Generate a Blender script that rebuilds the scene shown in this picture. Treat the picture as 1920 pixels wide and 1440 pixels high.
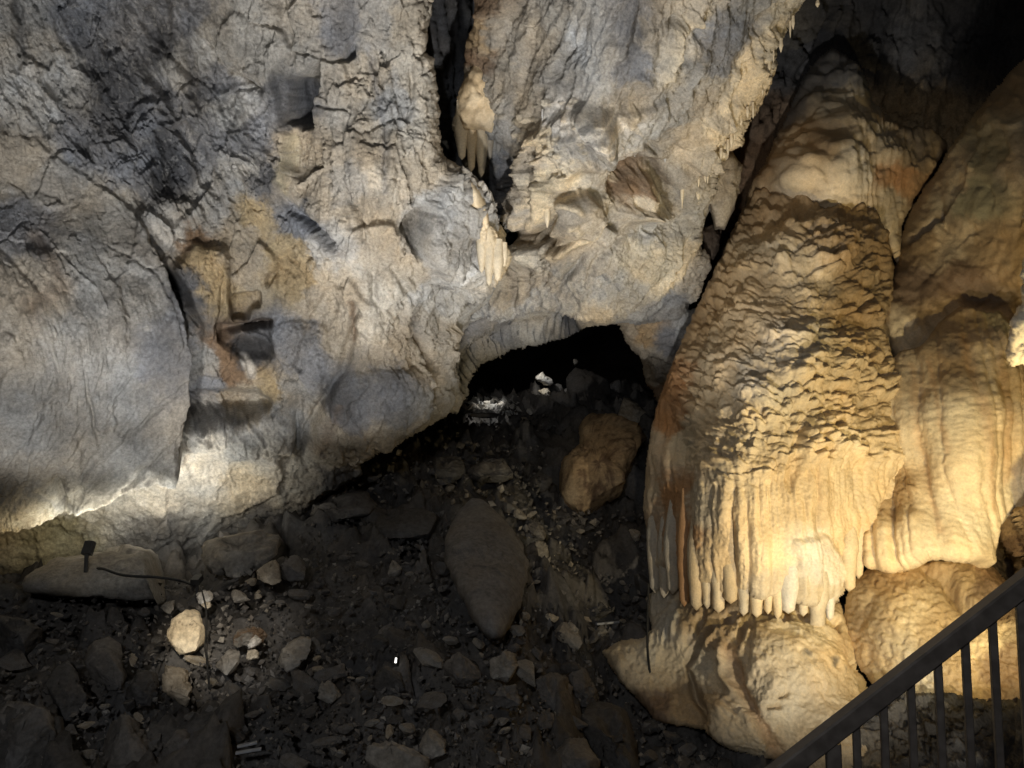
import bpy, math, random
import numpy as np

# ------------------------------------------------------------------ clear
for o in list(bpy.data.objects):
    bpy.data.objects.remove(o, do_unlink=True)
SC = bpy.context.scene
COL = SC.collection
random.seed(7)
RNG = np.random.default_rng(7)

# ------------------------------------------------------------------ camera
F = 1423.0                      # focal length in photograph pixels (1920 wide)
PITCH = math.radians(5.0)
CP, SP = math.cos(PITCH), math.sin(PITCH)
cam_d = bpy.data.cameras.new('camera')
cam_d.sensor_width = 36.0
cam_d.lens = F / 1920.0 * 36.0
cam_d.clip_start = 0.05
cam_d.clip_end = 200.0
cam = bpy.data.objects.new('camera', cam_d)
COL.objects.link(cam)
cam.location = (0, 0, 0)
cam.rotation_euler = (math.pi / 2 + PITCH, 0, 0)
SC.camera = cam

# ------------------------------------------------------------------ world, exposure
w = bpy.data.worlds.new('World')
SC.world = w
w.use_nodes = True
bg = w.node_tree.nodes['Background']
bg.inputs[0].default_value = (0.5, 0.5, 0.55, 1)
bg.inputs[1].default_value = 0.0
SC.view_settings.view_transform = 'Standard'
SC.view_settings.look = 'None'
SC.view_settings.exposure = 0.0
SC.view_settings.gamma = 1.0
SC.view_settings.use_curve_mapping = False


def W(px, py, d):
    """photograph pixel + distance along the view axis -> point in the cave (metres)"""
    px = np.asarray(px, float); py = np.asarray(py, float); d = np.asarray(d, float)
    x = (px - 960.0) / F * d
    u = -(py - 720.0) / F * d
    y = d * CP - u * SP
    z = d * SP + u * CP
    return np.stack(np.broadcast_arrays(x, y, z), -1)


def spot(name, loc, tgt, power, color, size, blend=0.4, radius=0.06):
    l = bpy.data.lights.new(name, 'SPOT')
    l.energy = power; l.color = color; l.spot_size = math.radians(size)
    l.spot_blend = blend; l.shadow_soft_size = radius
    o = bpy.data.objects.new(name, l); COL.objects.link(o)
    from mathutils import Vector
    o.location = Vector(loc)
    dv = Vector(tgt) - Vector(loc)
    o.rotation_euler = dv.to_track_quat('-Z', 'Y').to_euler()
    return o


NEUTRAL = (1.0, 0.98, 0.95)
YELLOW = (1.0, 0.78, 0.36)
# wall washers beside the walkway, below the frame, aimed up at the walls
spot('wall_washer_lamp', (-1.9, 2.6, -1.8), W(170, 180, 5.8), 500, NEUTRAL, 68, 0.25, 0.07)
spot('wall_washer_lamp', (-0.8, 2.6, -1.8), W(600, 170, 6.3), 560, NEUTRAL, 66, 0.25, 0.07)
spot('wall_washer_lamp', (0.2, 2.7, -1.8), W(1070, 210, 6.9), 780, (1.0, 0.975, 0.945), 58, 0.30, 0.07)
spot('wall_washer_lamp', (-1.5, 1.9, -1.75), W(200, 893, 6.9), 260, (1.0, 0.95, 0.83), 17, 1.0, 0.05)  # this and the next: narrow accents added to brighten the ledge
spot('wall_washer_lamp', (-1.3, 1.9, -1.75), W(420, 874, 7.2), 300, (1.0, 0.95, 0.84), 15, 1.0, 0.05)
# warm lamps at the foot of the flowstone
spot('flowstone_lamp', (2.35, 4.0, -1.8), W(1480, 850, 6.45), 250, (1.0, 0.88, 0.67), 106, 1.0, 0.03)
spot('flowstone_lamp', (3.2, 4.05, -0.95), W(1760, 820, 6.3), 225, YELLOW, 128, 0.7, 0.04)
# added fill light behind the viewer, lifts the dark rubble
spot('fill_light', (-0.6, -1.6, 1.3), (0.2, 6.0, -0.8), 250, (0.97, 0.98, 1.0), 120, 0.8, 0.12)

# ------------------------------------------------------------------ noise toolbox
def _hash(ix, iy, iz, seed):
    h = (ix.astype(np.uint32) * np.uint32(374761393) + iy.astype(np.uint32) * np.uint32(668265263)
         + iz.astype(np.uint32) * np.uint32(2246822519) + np.uint32((seed * 3266489917) & 0xffffffff))
    h ^= h >> np.uint32(15); h *= np.uint32(2246822519)
    h ^= h >> np.uint32(13); h *= np.uint32(3266489917)
    h ^= h >> np.uint32(16)
    return h


_G = RNG.normal(size=(256, 3)); _G /= np.linalg.norm(_G, axis=1, keepdims=True)
_G = _G.astype(np.float32)
_R = np.random.default_rng(3).random((4096, 6)).astype(np.float32)


def perlin(P, seed=0):
    P = P.astype(np.float32)
    I = np.floor(P).astype(np.int32); f = P - I
    t = f * f * f * (f * (f * 6 - 15) + 10)
    out = 0
    for dx in (0, 1):
        wx = t[:, 0] if dx else 1 - t[:, 0]
        for dy in (0, 1):
            wy = t[:, 1] if dy else 1 - t[:, 1]
            for dz in (0, 1):
                wz = t[:, 2] if dz else 1 - t[:, 2]
                g = _G[_hash(I[:, 0] + dx, I[:, 1] + dy, I[:, 2] + dz, seed) & np.uint32(255)]
                out = out + wx * wy * wz * (g[:, 0] * (f[:, 0] - dx) + g[:, 1] * (f[:, 1] - dy) + g[:, 2] * (f[:, 2] - dz))
    return out * 1.6


def fbm(P, scale, octv=4, seed=0, gain=0.5, ridged=False):
    a, s, tot, out = 1.0, 1.0 / scale, 0.0, 0
    for k in range(octv):
        n = perlin(P * s, seed + k * 17)
        if ridged: n = 1 - 2 * np.abs(n)
        out = out + a * n; tot += a
        a *= gain; s *= 2.03
    return out / tot


def facets(P, scale, seed=0, tilt=1.0, off=0.35, plane=None):
    """broken-rock relief: nearest cell's own tilted plane; also F2-F1 for cracks"""
    Q = (P / scale).astype(np.float32); QP = Q if plane is None else (plane / scale).astype(np.float32)
    I = np.floor(Q).astype(np.int32)
    f1 = np.full(len(Q), 9.0, np.float32); f2 = f1.copy(); h = np.zeros(len(Q), np.float32)
    for dx in (-1, 0, 1):
        for dy in (-1, 0, 1):
            for dz in (-1, 0, 1):
                hs = _hash(I[:, 0] + dx, I[:, 1] + dy, I[:, 2] + dz, seed) & np.uint32(4095)
                r = _R[hs]
                D = Q - (I + np.array([dx, dy, dz], np.int32) + r[:, :3])
                d = np.einsum('ij,ij->i', D, D)
                hh = np.einsum('ij,ij->i', D - Q + QP, r[:, 3:] - 0.5) * 2 * tilt + (r[:, 0] - 0.5) * 2 * off
                m = d < f1
                f2 = np.where(m, f1, np.minimum(f2, d)); h = np.where(m, hh, h); f1 = np.where(m, d, f1)
    return h, np.sqrt(f2) - np.sqrt(f1)


def vec3(X, Y, k=1.0):
    return np.stack([X / k, Y / k, np.zeros_like(X)], -1)


def rot2(X, Y, deg, sx, sy):
    a = math.radians(deg); c, s = math.cos(a), math.sin(a)
    return np.stack([(X * c + Y * s) / sx, (-X * s + Y * c) / sy, np.zeros_like(X)], -1)


def smooth(x):
    x = np.clip(x, 0, 1)
    return x * x * (3 - 2 * x)


def sdpoly(X, Y, poly):
    """signed distance to a polygon, positive inside"""
    p = np.array(poly, float); q = np.roll(p, -1, 0)
    d = np.full(X.shape, 1e9); ins = np.zeros(X.shape, bool)
    for (ax, ay), (bx, by) in zip(p, q):
        ex, ey = bx - ax, by - ay
        t = np.clip(((X - ax) * ex + (Y - ay) * ey) / (ex * ex + ey * ey + 1e-9), 0, 1)
        d = np.minimum(d, (X - ax - t * ex) ** 2 + (Y - ay - t * ey) ** 2)
        if ay != by:
            c = ((ay > Y) != (by > Y)) & (X < (bx - ax) * (Y - ay) / (by - ay) + ax)
            ins ^= c
    d = np.sqrt(d)
    return np.where(ins, d, -d)


def sdline(X, Y, pts):
    """distance to a polyline and the side (positive on the right when walking it, y down)"""
    d = np.full(X.shape, 1e9); s = np.zeros(X.shape); tt = np.zeros(X.shape)
    n = len(pts) - 1
    for k in range(n):
        (ax, ay), (bx, by) = pts[k], pts[k + 1]
        ex, ey = bx - ax, by - ay
        t = np.clip(((X - ax) * ex + (Y - ay) * ey) / (ex * ex + ey * ey + 1e-9), 0, 1)
        dd = (X - ax - t * ex) ** 2 + (Y - ay - t * ey) ** 2
        m = dd < d
        d = np.where(m, dd, d); s = np.where(m, np.sign(ex * (Y - ay) - ey * (X - ax)), s)
        tt = np.where(m, (k + t) / n, tt)
    return np.sqrt(d), s, tt


class Relief:
    """height (metres, towards the cave room) and colour fields over a sheet of rock"""
    def __init__(s, X, Y, P, wob=7.0, wsc=28.0, seed=1):
        s.X, s.Y, s.P = X, Y, P
        q = vec3(X, Y, wsc)
        s.Xw = X + wob * fbm(q, 1, 3, seed); s.Yw = Y + wob * fbm(q, 1, 3, seed + 50)
        s.h = np.zeros(X.shape); s.c = np.zeros(X.shape + (3,))

    def _win(s, pts, r):
        p = np.array(pts, float)
        return np.flatnonzero((s.X > p[:, 0].min() - r) & (s.X < p[:, 0].max() + r) & (s.Y > p[:, 1].min() - r) & (s.Y < p[:, 1].max() + r))

    def groove(s, pts, wd, amp, taper=True):
        i = s._win(pts, wd * 4 + 20)
        d, _, t = sdline(s.Xw[i], s.Yw[i], pts)
        a = amp * (np.sqrt(np.clip(4 * t * (1 - t), 0.05, 1)) if taper else 1)
        s.h[i] -= a * np.exp(-(d / wd) ** 2)

    def step(s, pts, wd, amp, fall):
        """right-hand side of the line stands proud, fading over `fall` pixels"""
        i = s._win(pts, fall * 3 + 20)
        d, sg, t = sdline(s.Xw[i], s.Yw[i], pts)
        sd = d * sg
        s.h[i] += amp * (smooth(sd / wd * 0.5 + 0.5) - 0.5) * np.exp(-d / fall) * np.clip(6 * t * (1 - t) + 0.1, 0, 1)

    def poly(s, pts, amp, wd=6.0, dome=0.0, domew=60.0, warp=True):
        i = s._win(pts, wd * 2 + 20)
        sd = sdpoly(s.Xw[i] if warp else s.X[i], s.Yw[i] if warp else s.Y[i], pts)
        s.h[i] += amp * smooth(sd / wd * 0.5 + 0.5)
        if dome:
            t = np.clip(sd / domew, 0, 1)
            s.h[i] += dome * np.sqrt(np.clip(1 - (1 - t) ** 2, 0, 1)) * (sd > 0)
        return i, sd

    def mask(s, pts, soft=30.0):
        return smooth(sdpoly(s.Xw, s.Yw, pts) / soft * 0.5 + 0.5)

    def base_colour(s, pts, k=0.9, power=3.0):
        p = np.array([q[:2] for q in pts], float)
        c = np.array([PAL[q[2]] for q in pts], float)
        wx = s.X + 46 * fbm(vec3(s.X, s.Y, 60), 1, 6, 91, .68); wy = s.Y + 46 * fbm(vec3(s.X, s.Y, 60), 1, 6, 92, .68)
        acc = np.zeros(s.c.shape); tot = np.zeros(s.X.shape)
        for (x, y), cc in zip(p, c):
            ww = 1.0 / (((wx - x) ** 2 + (wy - y) ** 2) + 150.0) ** (power * k * 1.15)
            acc += ww[:, None] * cc; tot += ww
        s.c = acc / tot[:, None]

    def tint(s, pts, col, soft=20.0, amt=1.0, rag=0.0, rsc=18.0):
        i = s._win(pts, soft * 2 + 30)
        sd = sdpoly(s.Xw[i], s.Yw[i], pts)
        if rag: sd = sd + rag * fbm(vec3(s.X[i], s.Y[i], rsc), 1, 4, 77)
        m = (smooth(sd / soft * 0.5 + 0.5) * amt)[:, None]
        s.c[i] = s.c[i] * (1 - m) + np.array(PAL[col]) * m

    def streak(s, pts, wd, col, amt=0.8, rag=0.5):
        i = s._win(pts, wd * 4 + 20)
        d, _, t = sdline(s.Xw[i], s.Yw[i], pts)
        d = d * (1 + rag * fbm(vec3(s.X[i], s.Y[i], 14), 1, 3, 66))
        m = (amt * np.exp(-(d / wd) ** 2))[:, None]
        s.c[i] = s.c[i] * (1 - m) + np.array(PAL[col]) * m


PAL = dict(
    grey=(.31, .295, .27), lgrey=(.40, .39, .37), bgrey=(.205, .207, .217), dgrey=(.10, .10, .105), black=(.035, .034, .035),
    tan=(.37, .32, .25), ltan=(.45, .40, .325), ochre=(.38, .295, .175), white=(.66, .63, .58), cream=(.68, .575, .41),
    brown=(.20, .135, .085), dbrown=(.09, .065, .045), rust=(.44, .25, .12), pale=(.56, .50, .40), warmgrey=(.325, .295, .25),
    stone=(.155, .145, .135), dstone=(.088, .083, .079), lstone=(.26, .24, .21), flow=(.58, .465, .305), flowd=(.40, .295, .175), olive=(.34, .30, .19))


def tps(ctrl, X, Y, lam=1e-3):
    c = np.array(ctrl, float); p = c[:, :2] / 500.0; n = len(c)
    def U(r2): return 0.5 * r2 * np.log(r2 + 1e-9)
    K = U(((p[:, None] - p[None]) ** 2).sum(-1)) + lam * np.eye(n)
    A = np.zeros((n + 3, n + 3)); A[:n, :n] = K; A[:n, n] = 1; A[:n, n + 1:] = p
    A[n:, :n] = A[:n, n:].T
    s = np.linalg.solve(A, np.concatenate([c[:, 2], np.zeros(3)]))
    x, y = X / 500.0, Y / 500.0
    out = s[n] + s[n + 1] * x + s[n + 2] * y
    for k in range(n):
        out = out + s[k] * U((x - p[k, 0]) ** 2 + (y - p[k, 1]) ** 2)
    return out


# ------------------------------------------------------------------ mesh helpers
def tag(o, label=None, cat=None, group=None, kind=None):
    if label: o['label'] = label
    if cat: o['category'] = cat
    if group: o['group'] = group
    if kind: o['kind'] = kind
    return o


def mesh_obj(name, V, faces, mat=None, parent=None, col=None, smooth_=True, link=True):
    """faces: (n,3) or (n,4) array, or a list of such arrays"""
    me = bpy.data.meshes.new(name)
    if not isinstance(faces, list): faces = [faces]
    faces = [np.asarray(f, np.int32) for f in faces if len(f)]
    V = np.asarray(V, np.float32)
    me.vertices.add(len(V)); me.vertices.foreach_set('co', V.ravel())
    idx = np.concatenate([f.ravel() for f in faces])
    cnt = np.concatenate([np.full(len(f), f.shape[1], np.int32) for f in faces])
    st = np.concatenate([[0], np.cumsum(cnt)[:-1]]).astype(np.int32)
    me.loops.add(len(idx)); me.loops.foreach_set('vertex_index', idx)
    me.polygons.add(len(cnt)); me.polygons.foreach_set('loop_start', st); me.polygons.foreach_set('loop_total', cnt)
    me.polygons.foreach_set('use_smooth', np.full(len(cnt), smooth_, bool))
    if col is not None:
        a = me.color_attributes.new('tone', 'FLOAT_COLOR', 'POINT')
        c4 = np.ones((len(V), 4), np.float32); c4[:, :3] = np.clip(col, 0.004, 0.95)
        a.data.foreach_set('color', c4.ravel())
    me.update(calc_edges=True); me.validate()
    if mat: me.materials.append(mat)
    if not link: return me
    o = bpy.data.objects.new(name, me); COL.objects.link(o)
    if parent: o.parent = parent
    return o


def empty(name, loc=(0, 0, 0)):
    o = bpy.data.objects.new(name, None); COL.objects.link(o); o.location = tuple(loc)
    o.empty_display_size = 0.1
    return o


def sheet(name, bounds, step, poly, ctrl, feat, mat, edge=(26, 0.25), enoise=(7, 22), back=1.6, parent=None, seed=1):
    x0, y0, x1, y1 = bounds
    xs = np.arange(x0, x1 + step, step, dtype=float); ys = np.arange(y0, y1 + step, step, dtype=float)
    X, Y = np.meshgrid(xs, ys); sh = X.shape
    sd = sdpoly(X, Y, poly)
    q = vec3(X.ravel(), Y.ravel(), enoise[1])
    sd = sd + (enoise[0] * fbm(q, 1, 4, seed + 300, 0.6)).reshape(sh)
    D = tps(ctrl, X, Y)
    t = np.clip(sd / edge[0], 0, 1)
    D = D + edge[1] * (1 - np.sqrt(np.clip(1 - (1 - t) ** 2, 0, 1)))
    B = W(X, Y, D)
    du = np.gradient(B, axis=1); dv = np.gradient(B, axis=0)
    N = np.cross(dv, du); N /= np.linalg.norm(N, axis=-1, keepdims=True) + 1e-9
    fl = (N * B).sum(-1) > 0
    N[fl] *= -1
    keep = sd > 0
    kq = keep[:-1, :-1] & keep[1:, :-1] & keep[:-1, 1:] & keep[1:, 1:]
    use = np.zeros(sh, bool)
    use[:-1, :-1] |= kq; use[1:, :-1] |= kq; use[:-1, 1:] |= kq; use[1:, 1:] |= kq
    ids = np.full(sh, -1, np.int64); sel = np.flatnonzero(use.ravel()); ids.ravel()[sel] = np.arange(len(sel))
    Pb = B.reshape(-1, 3)[sel]; Nb = N.reshape(-1, 3)[sel]
    R = Relief(X.ravel()[sel], Y.ravel()[sel], Pb, seed=seed)
    R.sd = sd.ravel()[sel]; R.N = Nb
    feat(R)
    fade = 0.18 + 0.82 * smooth(R.sd / 16.0)
    V = Pb + Nb * (R.h * fade)[:, None]
    a, b, c, d = ids[:-1, :-1][kq], ids[:-1, 1:][kq], ids[1:, 1:][kq], ids[1:, :-1][kq]
    Fq = np.stack([a, d, c, b], -1)
    # rim: the edge of the mass runs back into the rock
    E = np.concatenate([Fq[:, [0, 1]], Fq[:, [1, 2]], Fq[:, [2, 3]], Fq[:, [3, 0]]])
    key = E.min(1) * (len(V) + 1) + E.max(1)
    _, inv, cnt = np.unique(key, return_inverse=True, return_counts=True)
    be = E[cnt[inv] == 1]
    bv = np.unique(be); m = np.full(len(V), -1); m[bv] = np.arange(len(bv)) + len(V)
    ray = V[bv] / np.linalg.norm(V[bv], axis=1, keepdims=True)
    V2 = V[bv] + ray * back
    S = np.stack([be[:, 1], be[:, 0], m[be[:, 0]], m[be[:, 1]]], -1)
    C = np.concatenate([R.c, R.c[bv]])
    return mesh_obj(name, np.concatenate([V, V2]), [Fq, S], mat, parent, C)


# ------------------------------------------------------------------ materials
def rock_material(name, rough=0.85, spec=0.3, bump=0.5, fine=38.0, speck=0.35, sss=0.0, tone=True, colour=(.3, .3, .3)):
    m = bpy.data.materials.new(name); m.use_nodes = True
    nt = m.node_tree; N = nt.nodes; L = nt.links
    b = N['Principled BSDF']
    b.inputs['Roughness'].default_value = rough
    b.inputs['Specular IOR Level'].default_value = spec
    tc = N.new('ShaderNodeTexCoord')
    if tone:
        at = N.new('ShaderNodeAttribute'); at.attribute_name = 'tone'; src = at.outputs['Color']
    else:
        rg = N.new('ShaderNodeRGB'); rg.outputs[0].default_value = (*colour, 1); src = rg.outputs[0]
    def noise(sc, det, ro=0.6):
        n = N.new('ShaderNodeTexNoise'); n.inputs['Scale'].default_value = sc
        n.inputs['Detail'].default_value = det; n.inputs['Roughness'].default_value = ro
        L.new(tc.outputs['Object'], n.inputs['Vector']); return n
    def mapr(o, a, b_, lo, hi):
        r = N.new('ShaderNodeMapRange'); r.inputs[1].default_value = a; r.inputs[2].default_value = b_
        r.inputs[3].default_value = lo; r.inputs[4].default_value = hi; L.new(o, r.inputs[0]); return r.outputs[0]
    n1 = noise(3.2, 6); n2 = noise(fine, 8, 0.7); n3 = noise(fine * 2.6, 4, 0.7)
    mul = N.new('ShaderNodeMath'); mul.operation = 'MULTIPLY'
    L.new(mapr(n1.outputs[0], 0.3, 0.7, 1 - speck * 0.7, 1 + speck * 0.7), mul.inputs[0])
    L.new(mapr(n2.outputs[0], 0.3, 0.7, 1 - speck, 1 + speck), mul.inputs[1])
    mx = N.new('ShaderNodeVectorMath'); mx.operation = 'SCALE'
    L.new(src, mx.inputs[0]); L.new(mul.outputs[0], mx.inputs['Scale'])
    # faint hue drift between warm and cool
    n4 = noise(1.7, 5); hue = N.new('ShaderNodeMixRGB'); hue.blend_type = 'MULTIPLY'; hue.inputs[0].default_value = 1
    cr = N.new('ShaderNodeValToRGB'); cr.color_ramp.elements[0].position = 0.35; cr.color_ramp.elements[1].position = 0.65
    cr.color_ramp.elements[0].color = (1.05, 0.99, 0.9, 1); cr.color_ramp.elements[1].color = (0.95, 1.0, 1.07, 1)
    L.new(n4.outputs[0], cr.inputs[0]); L.new(mx.outputs[0], hue.inputs[1]); L.new(cr.outputs[0], hue.inputs[2])
    L.new(hue.outputs[0], b.inputs['Base Color'])
    if sss:
        b.inputs['Subsurface Weight'].default_value = sss
        b.inputs['Subsurface Radius'].default_value = (0.03, 0.018, 0.008); b.inputs['Subsurface Scale'].default_value = 0.5
    add = N.new('ShaderNodeMath'); add.operation = 'MULTIPLY_ADD'; add.inputs[1].default_value = 0.5
    L.new(n3.outputs[0], add.inputs[0]); L.new(n2.outputs[0], add.inputs[2])
    bp = N.new('ShaderNodeBump'); bp.inputs['Strength'].default_value = bump; bp.inputs['Distance'].default_value = 0.018
    L.new(add.outputs[0], bp.inputs['Height']); L.new(bp.outputs[0], b.inputs['Normal'])
    return m


def metal_material(name, colour, rough=0.4, metallic=0.6):
    m = bpy.data.materials.new(name); m.use_nodes = True
    nt = m.node_tree; N = nt.nodes; L = nt.links; b = N['Principled BSDF']
    b.inputs['Metallic'].default_value = metallic
    tc = N.new('ShaderNodeTexCoord'); n = N.new('ShaderNodeTexNoise'); n.inputs['Scale'].default_value = 22; n.inputs['Detail'].default_value = 7
    L.new(tc.outputs['Object'], n.inputs['Vector'])
    cr = N.new('ShaderNodeValToRGB'); cr.color_ramp.elements[0].position = .38; cr.color_ramp.elements[1].position = .72
    cr.color_ramp.elements[0].color = (*colour, 1); cr.color_ramp.elements[1].color = tuple(min(1, c * 1.45 + .005) for c in colour) + (1,)
    L.new(n.outputs[0], cr.inputs[0]); L.new(cr.outputs[0], b.inputs['Base Color'])
    r = N.new('ShaderNodeMapRange'); r.inputs[3].default_value = rough - .12; r.inputs[4].default_value = rough + .22
    L.new(n.outputs[0], r.inputs[0]); L.new(r.outputs[0], b.inputs['Roughness'])
    bp = N.new('ShaderNodeBump'); bp.inputs['Strength'].default_value = .15; bp.inputs['Distance'].default_value = .002
    L.new(n.outputs[0], bp.inputs['Height']); L.new(bp.outputs[0], b.inputs['Normal'])
    return m


M_ROCK = rock_material('limestone', 0.8, 0.3, 0.95, 40, 0.38)
M_FLOW = rock_material('flowstone', 0.46, 0.42, 0.45, 46, 0.19)
M_STONE = rock_material('rubble_stone', 0.8, 0.3, 0.6, 26, 0.35)
M_DARK = rock_material('dark_bedrock', 0.9, 0.2, 0.8, 20, 0.35, tone=False, colour=(.10, .095, .09))
M_RAIL = metal_material('painted_steel', (.085, .074, .066), 0.34, 0.3)
M_BLACK = metal_material('black_plastic', (.012, .012, .012), 0.5, 0.0)
M_WHITE = metal_material('white_plastic', (.26, .27, .29), 0.5, 0.0)

# ================================================================== THE CAVE (setting)
def rockrelief(R, amp=1.0, big=1.0, fac=1.0, fine=1.0, seed=1, facs=0.42):
    """fractured limestone: ragged tilted plates at three sizes, thin cracks and grain"""
    w1 = np.stack([fbm(R.P, .45, 6, seed + 3, .62), fbm(R.P, .45, 6, seed + 4, .62), fbm(R.P, .45, 6, seed + 5, .62)], -1)
    P = R.P + 0.085 * w1
    A = P * np.array([1.15, 1.0, .62])          # plates stand taller than wide
    h = 0.15 * big * fbm(P, 1.3, 3, seed)
    A0 = R.P * np.array([1.15, 1.0, .62])       # plates stay flat, only their outlines are ragged
    f1, e1 = facets(A, facs, seed + 7, 0.95, 0.30, A0)
    f2, e2 = facets(A + .03 * w1, facs * 0.40, seed + 8, 0.95, 0.36, A0)
    f3, e3 = facets(A + .05 * w1, facs * 0.17, seed + 9, 0.95, 0.38, A0)
    msk = smooth(0.5 + 1.1 * fbm(P, .8, 3, seed + 11)); ms2 = smooth(0.5 + 1.3 * fbm(P, .5, 3, seed + 12))
    h = h + fac * (0.115 * f1 * smooth(e1 / .05) + 0.060 * f2 * (.3 + .7 * msk) * smooth(e2 / .04) + 0.022 * f3 * (.25 + .75 * ms2))
    cn = fbm(P, .55, 5, seed + 31, .55); cm = smooth(.5 + 1.6 * fbm(P, .9, 2, seed + 33))
    h = h - .028 * fac * cm * np.exp(-(cn / .012) ** 2)
    h = h + 0.026 * fine * fbm(P, .16, 5, seed + 21, 0.6) + 0.011 * fine * fbm(P, .05, 3, seed + 25, .6, True)
    return h * amp


def wall_feat(R):
    X, Y, Xw, Yw = R.X, R.Y, R.Xw, R.Yw
    slab = [(-400, 240), (0, 250), (60, 262), (130, 310), (200, 360), (255, 400), (300, 500), (322, 580), (335, 660), (338, 760), (338, 852), (300, 846), (262, 848), (225, 868),
            (180, 880), (140, 878), (100, 893), (60, 905), (0, 912), (-400, 950)]
    rough = [(-400, -400), (360, -400), (400, 60), (500, 180), (545, 300), (530, 380), (430, 385), (360, 420), (260, 400), (190, 350), (120, 300), (60, 255), (-400, 240)]
    ms = R.mask(slab, 30); mr = R.mask(rough, 70)
    pillar = [(540, -400), (820, -400), (835, 290), (790, 400), (700, 470), (600, 440), (540, 360), (520, 200), (420, 100), (420, -400)]
    mp = R.mask(pillar, 50)
    ledge = [(-400, 890), (100, 890), (260, 850), (340, 850), (560, 855), (640, 880), (600, 960), (540, 1080), (-400, 1080)]
    ml = R.mask(ledge, 30)
    base = rockrelief(R, 1.0, 1.0, 1.0, 1.0, 1)
    calm = 1 - 0.62 * ms - 0.5 * ml
    R.h += base * calm
    # rough blue-grey part: diagonal fins
    q = rot2(Xw, Yw, 62, 230, 42)
    fins = fbm(q, 1, 5, 5, 0.6, True)
    q2 = rot2(Xw + 25 * fbm(vec3(X, Y, 60), 1, 2, 9), Yw, 50, 90, 22)
    R.h += mr * (0.15 * (fins - 0.3) + 0.06 * fbm(q2, 1, 4, 6, 0.6, True))
    # smooth slab: fine diagonal drips and shallow dents
    q = rot2(X, Y, 78, 120, 13)
    R.h += ms * (0.022 * fbm(q, 1, 4, 31, 0.6) + 0.05 * fbm(vec3(Xw, Yw, 70), 1, 3, 32))
    q = rot2(X, Y, -52, 170, 22)
    R.h += ms * smooth((Y - 420) / 200) * 0.028 * fbm(q, 1, 3, 33, 0.6, True)
    # pillar: vertical flakes
    q = rot2(Xw, Yw, 84, 190, 30)
    R.h += mp * (0.050 * fbm(q, 1, 5, 41, 0.58, True))
    # slab stands proud of the wall on its right and of the ledge below
    amp = 0.50 * smooth((Y - 330) / 330) + 0.05
    i, sd = R.poly(slab, 0, 5)
    R.h[i] += amp[i] * smooth(sd / 12 + 0.5)
    # --- hand placed forms
    R.poly([(540, 152), (553, 146), (572, 138), (590, 124), (601, 118), (596, 145), (590, 180), (583, 232), (560, 240), (540, 228)], -0.42, 7)
    R.poly([(639, 112), (648, 96), (661, 80), (662, 100), (650, 112)], -0.2, 6)
    R.step([(372, 60), (400, 90), (440, 135), (470, 150), (505, 172)], 5, -0.14, 70)
    R.groove([(430, 130), (505, 170)], 6, 0.10)
    R.step([(515, 110), (516, 160), (540, 260), (546, 340), (520, 372)], 6, 0.14, 60)
    for p, wd, a in [([(690, 90), (712, 150), (722, 170)], 4, .06), ([(770, 118), (778, 190), (765, 232)], 4, .07), ([(724, 230), (726, 270), (720, 330)], 5, .09),
                     ([(650, 350), (662, 385), (680, 425), (683, 470)], 5, .11), ([(570, 320), (600, 316), (615, 310)], 4, .06), ([(590, 200), (640, 205), (660, 215)], 3, .05),
                     ([(535, 372), (575, 412), (600, 430), (640, 470)], 7, .12), ([(545, 395), (600, 420), (650, 480)], 5, .06),
                     ([(240, 60), (300, 160), (335, 215)], 12, .14), ([(275, 20), (300, 70), (325, 100)], 11, .14), ([(345, 70), (360, 140), (370, 205)], 9, .11),
                     ([(30, -20), (42, 60), (45, 110)], 14, .16), ([(115, 10), (150, 90), (192, 150)], 18, .15), ([(185, 155), (215, 180), (250, 220)], 14, .13),
                     ([(300, 245), (313, 300), (310, 345), (290, 380)], 16, .20), ([(310, 350), (335, 372), (352, 366)], 10, .12), ([(60, 205), (80, 230), (102, 262)], 8, .10),
                     ([(150, 262), (170, 300)], 7, .10), ([(255, 360), (270, 395)], 12, .12), ([(70, 360), (110, 372), (135, 400)], 6, .03),
                     ([(190, 465), (240, 490), (290, 530), (318, 600)], 4, .025), ([(0, 500), (60, 565), (120, 620)], 7, .025), ([(130, 660), (160, 720), (190, 765)], 4, .05),
                     ([(340, 690), (280, 730), (210, 790)], 4, .05), ([(110, 808), (125, 840), (145, 868)], 9, .13), ([(330, 770), (240, 850)], 4, .06),
                     ([(318, 512), (330, 540), (352, 580), (378, 618)], 9, .20), ([(432, 505), (430, 560)], 5, .10), ([(418, 520), (412, 560), (404, 600), (392, 635)], 4, .09),
                     ([(663, 560), (668, 585), (660, 605), (662, 640)], 7, .14), ([(655, 640), (640, 700), (610, 745), (580, 790), (576, 850)], 9, .13),
                     ([(700, 490), (702, 560), (718, 590)], 6, .08), ([(735, 500), (770, 555), (785, 570)], 6, .08), ([(780, 600), (795, 650), (800, 690), (815, 740)], 8, .16),
                     ([(850, 640), (862, 690), (872, 740)], 10, .20), ([(800, 720), (812, 790)], 6, .10), ([(555, 770), (560, 840)], 5, .08)]:
        R.groove(p, wd, a)
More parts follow.
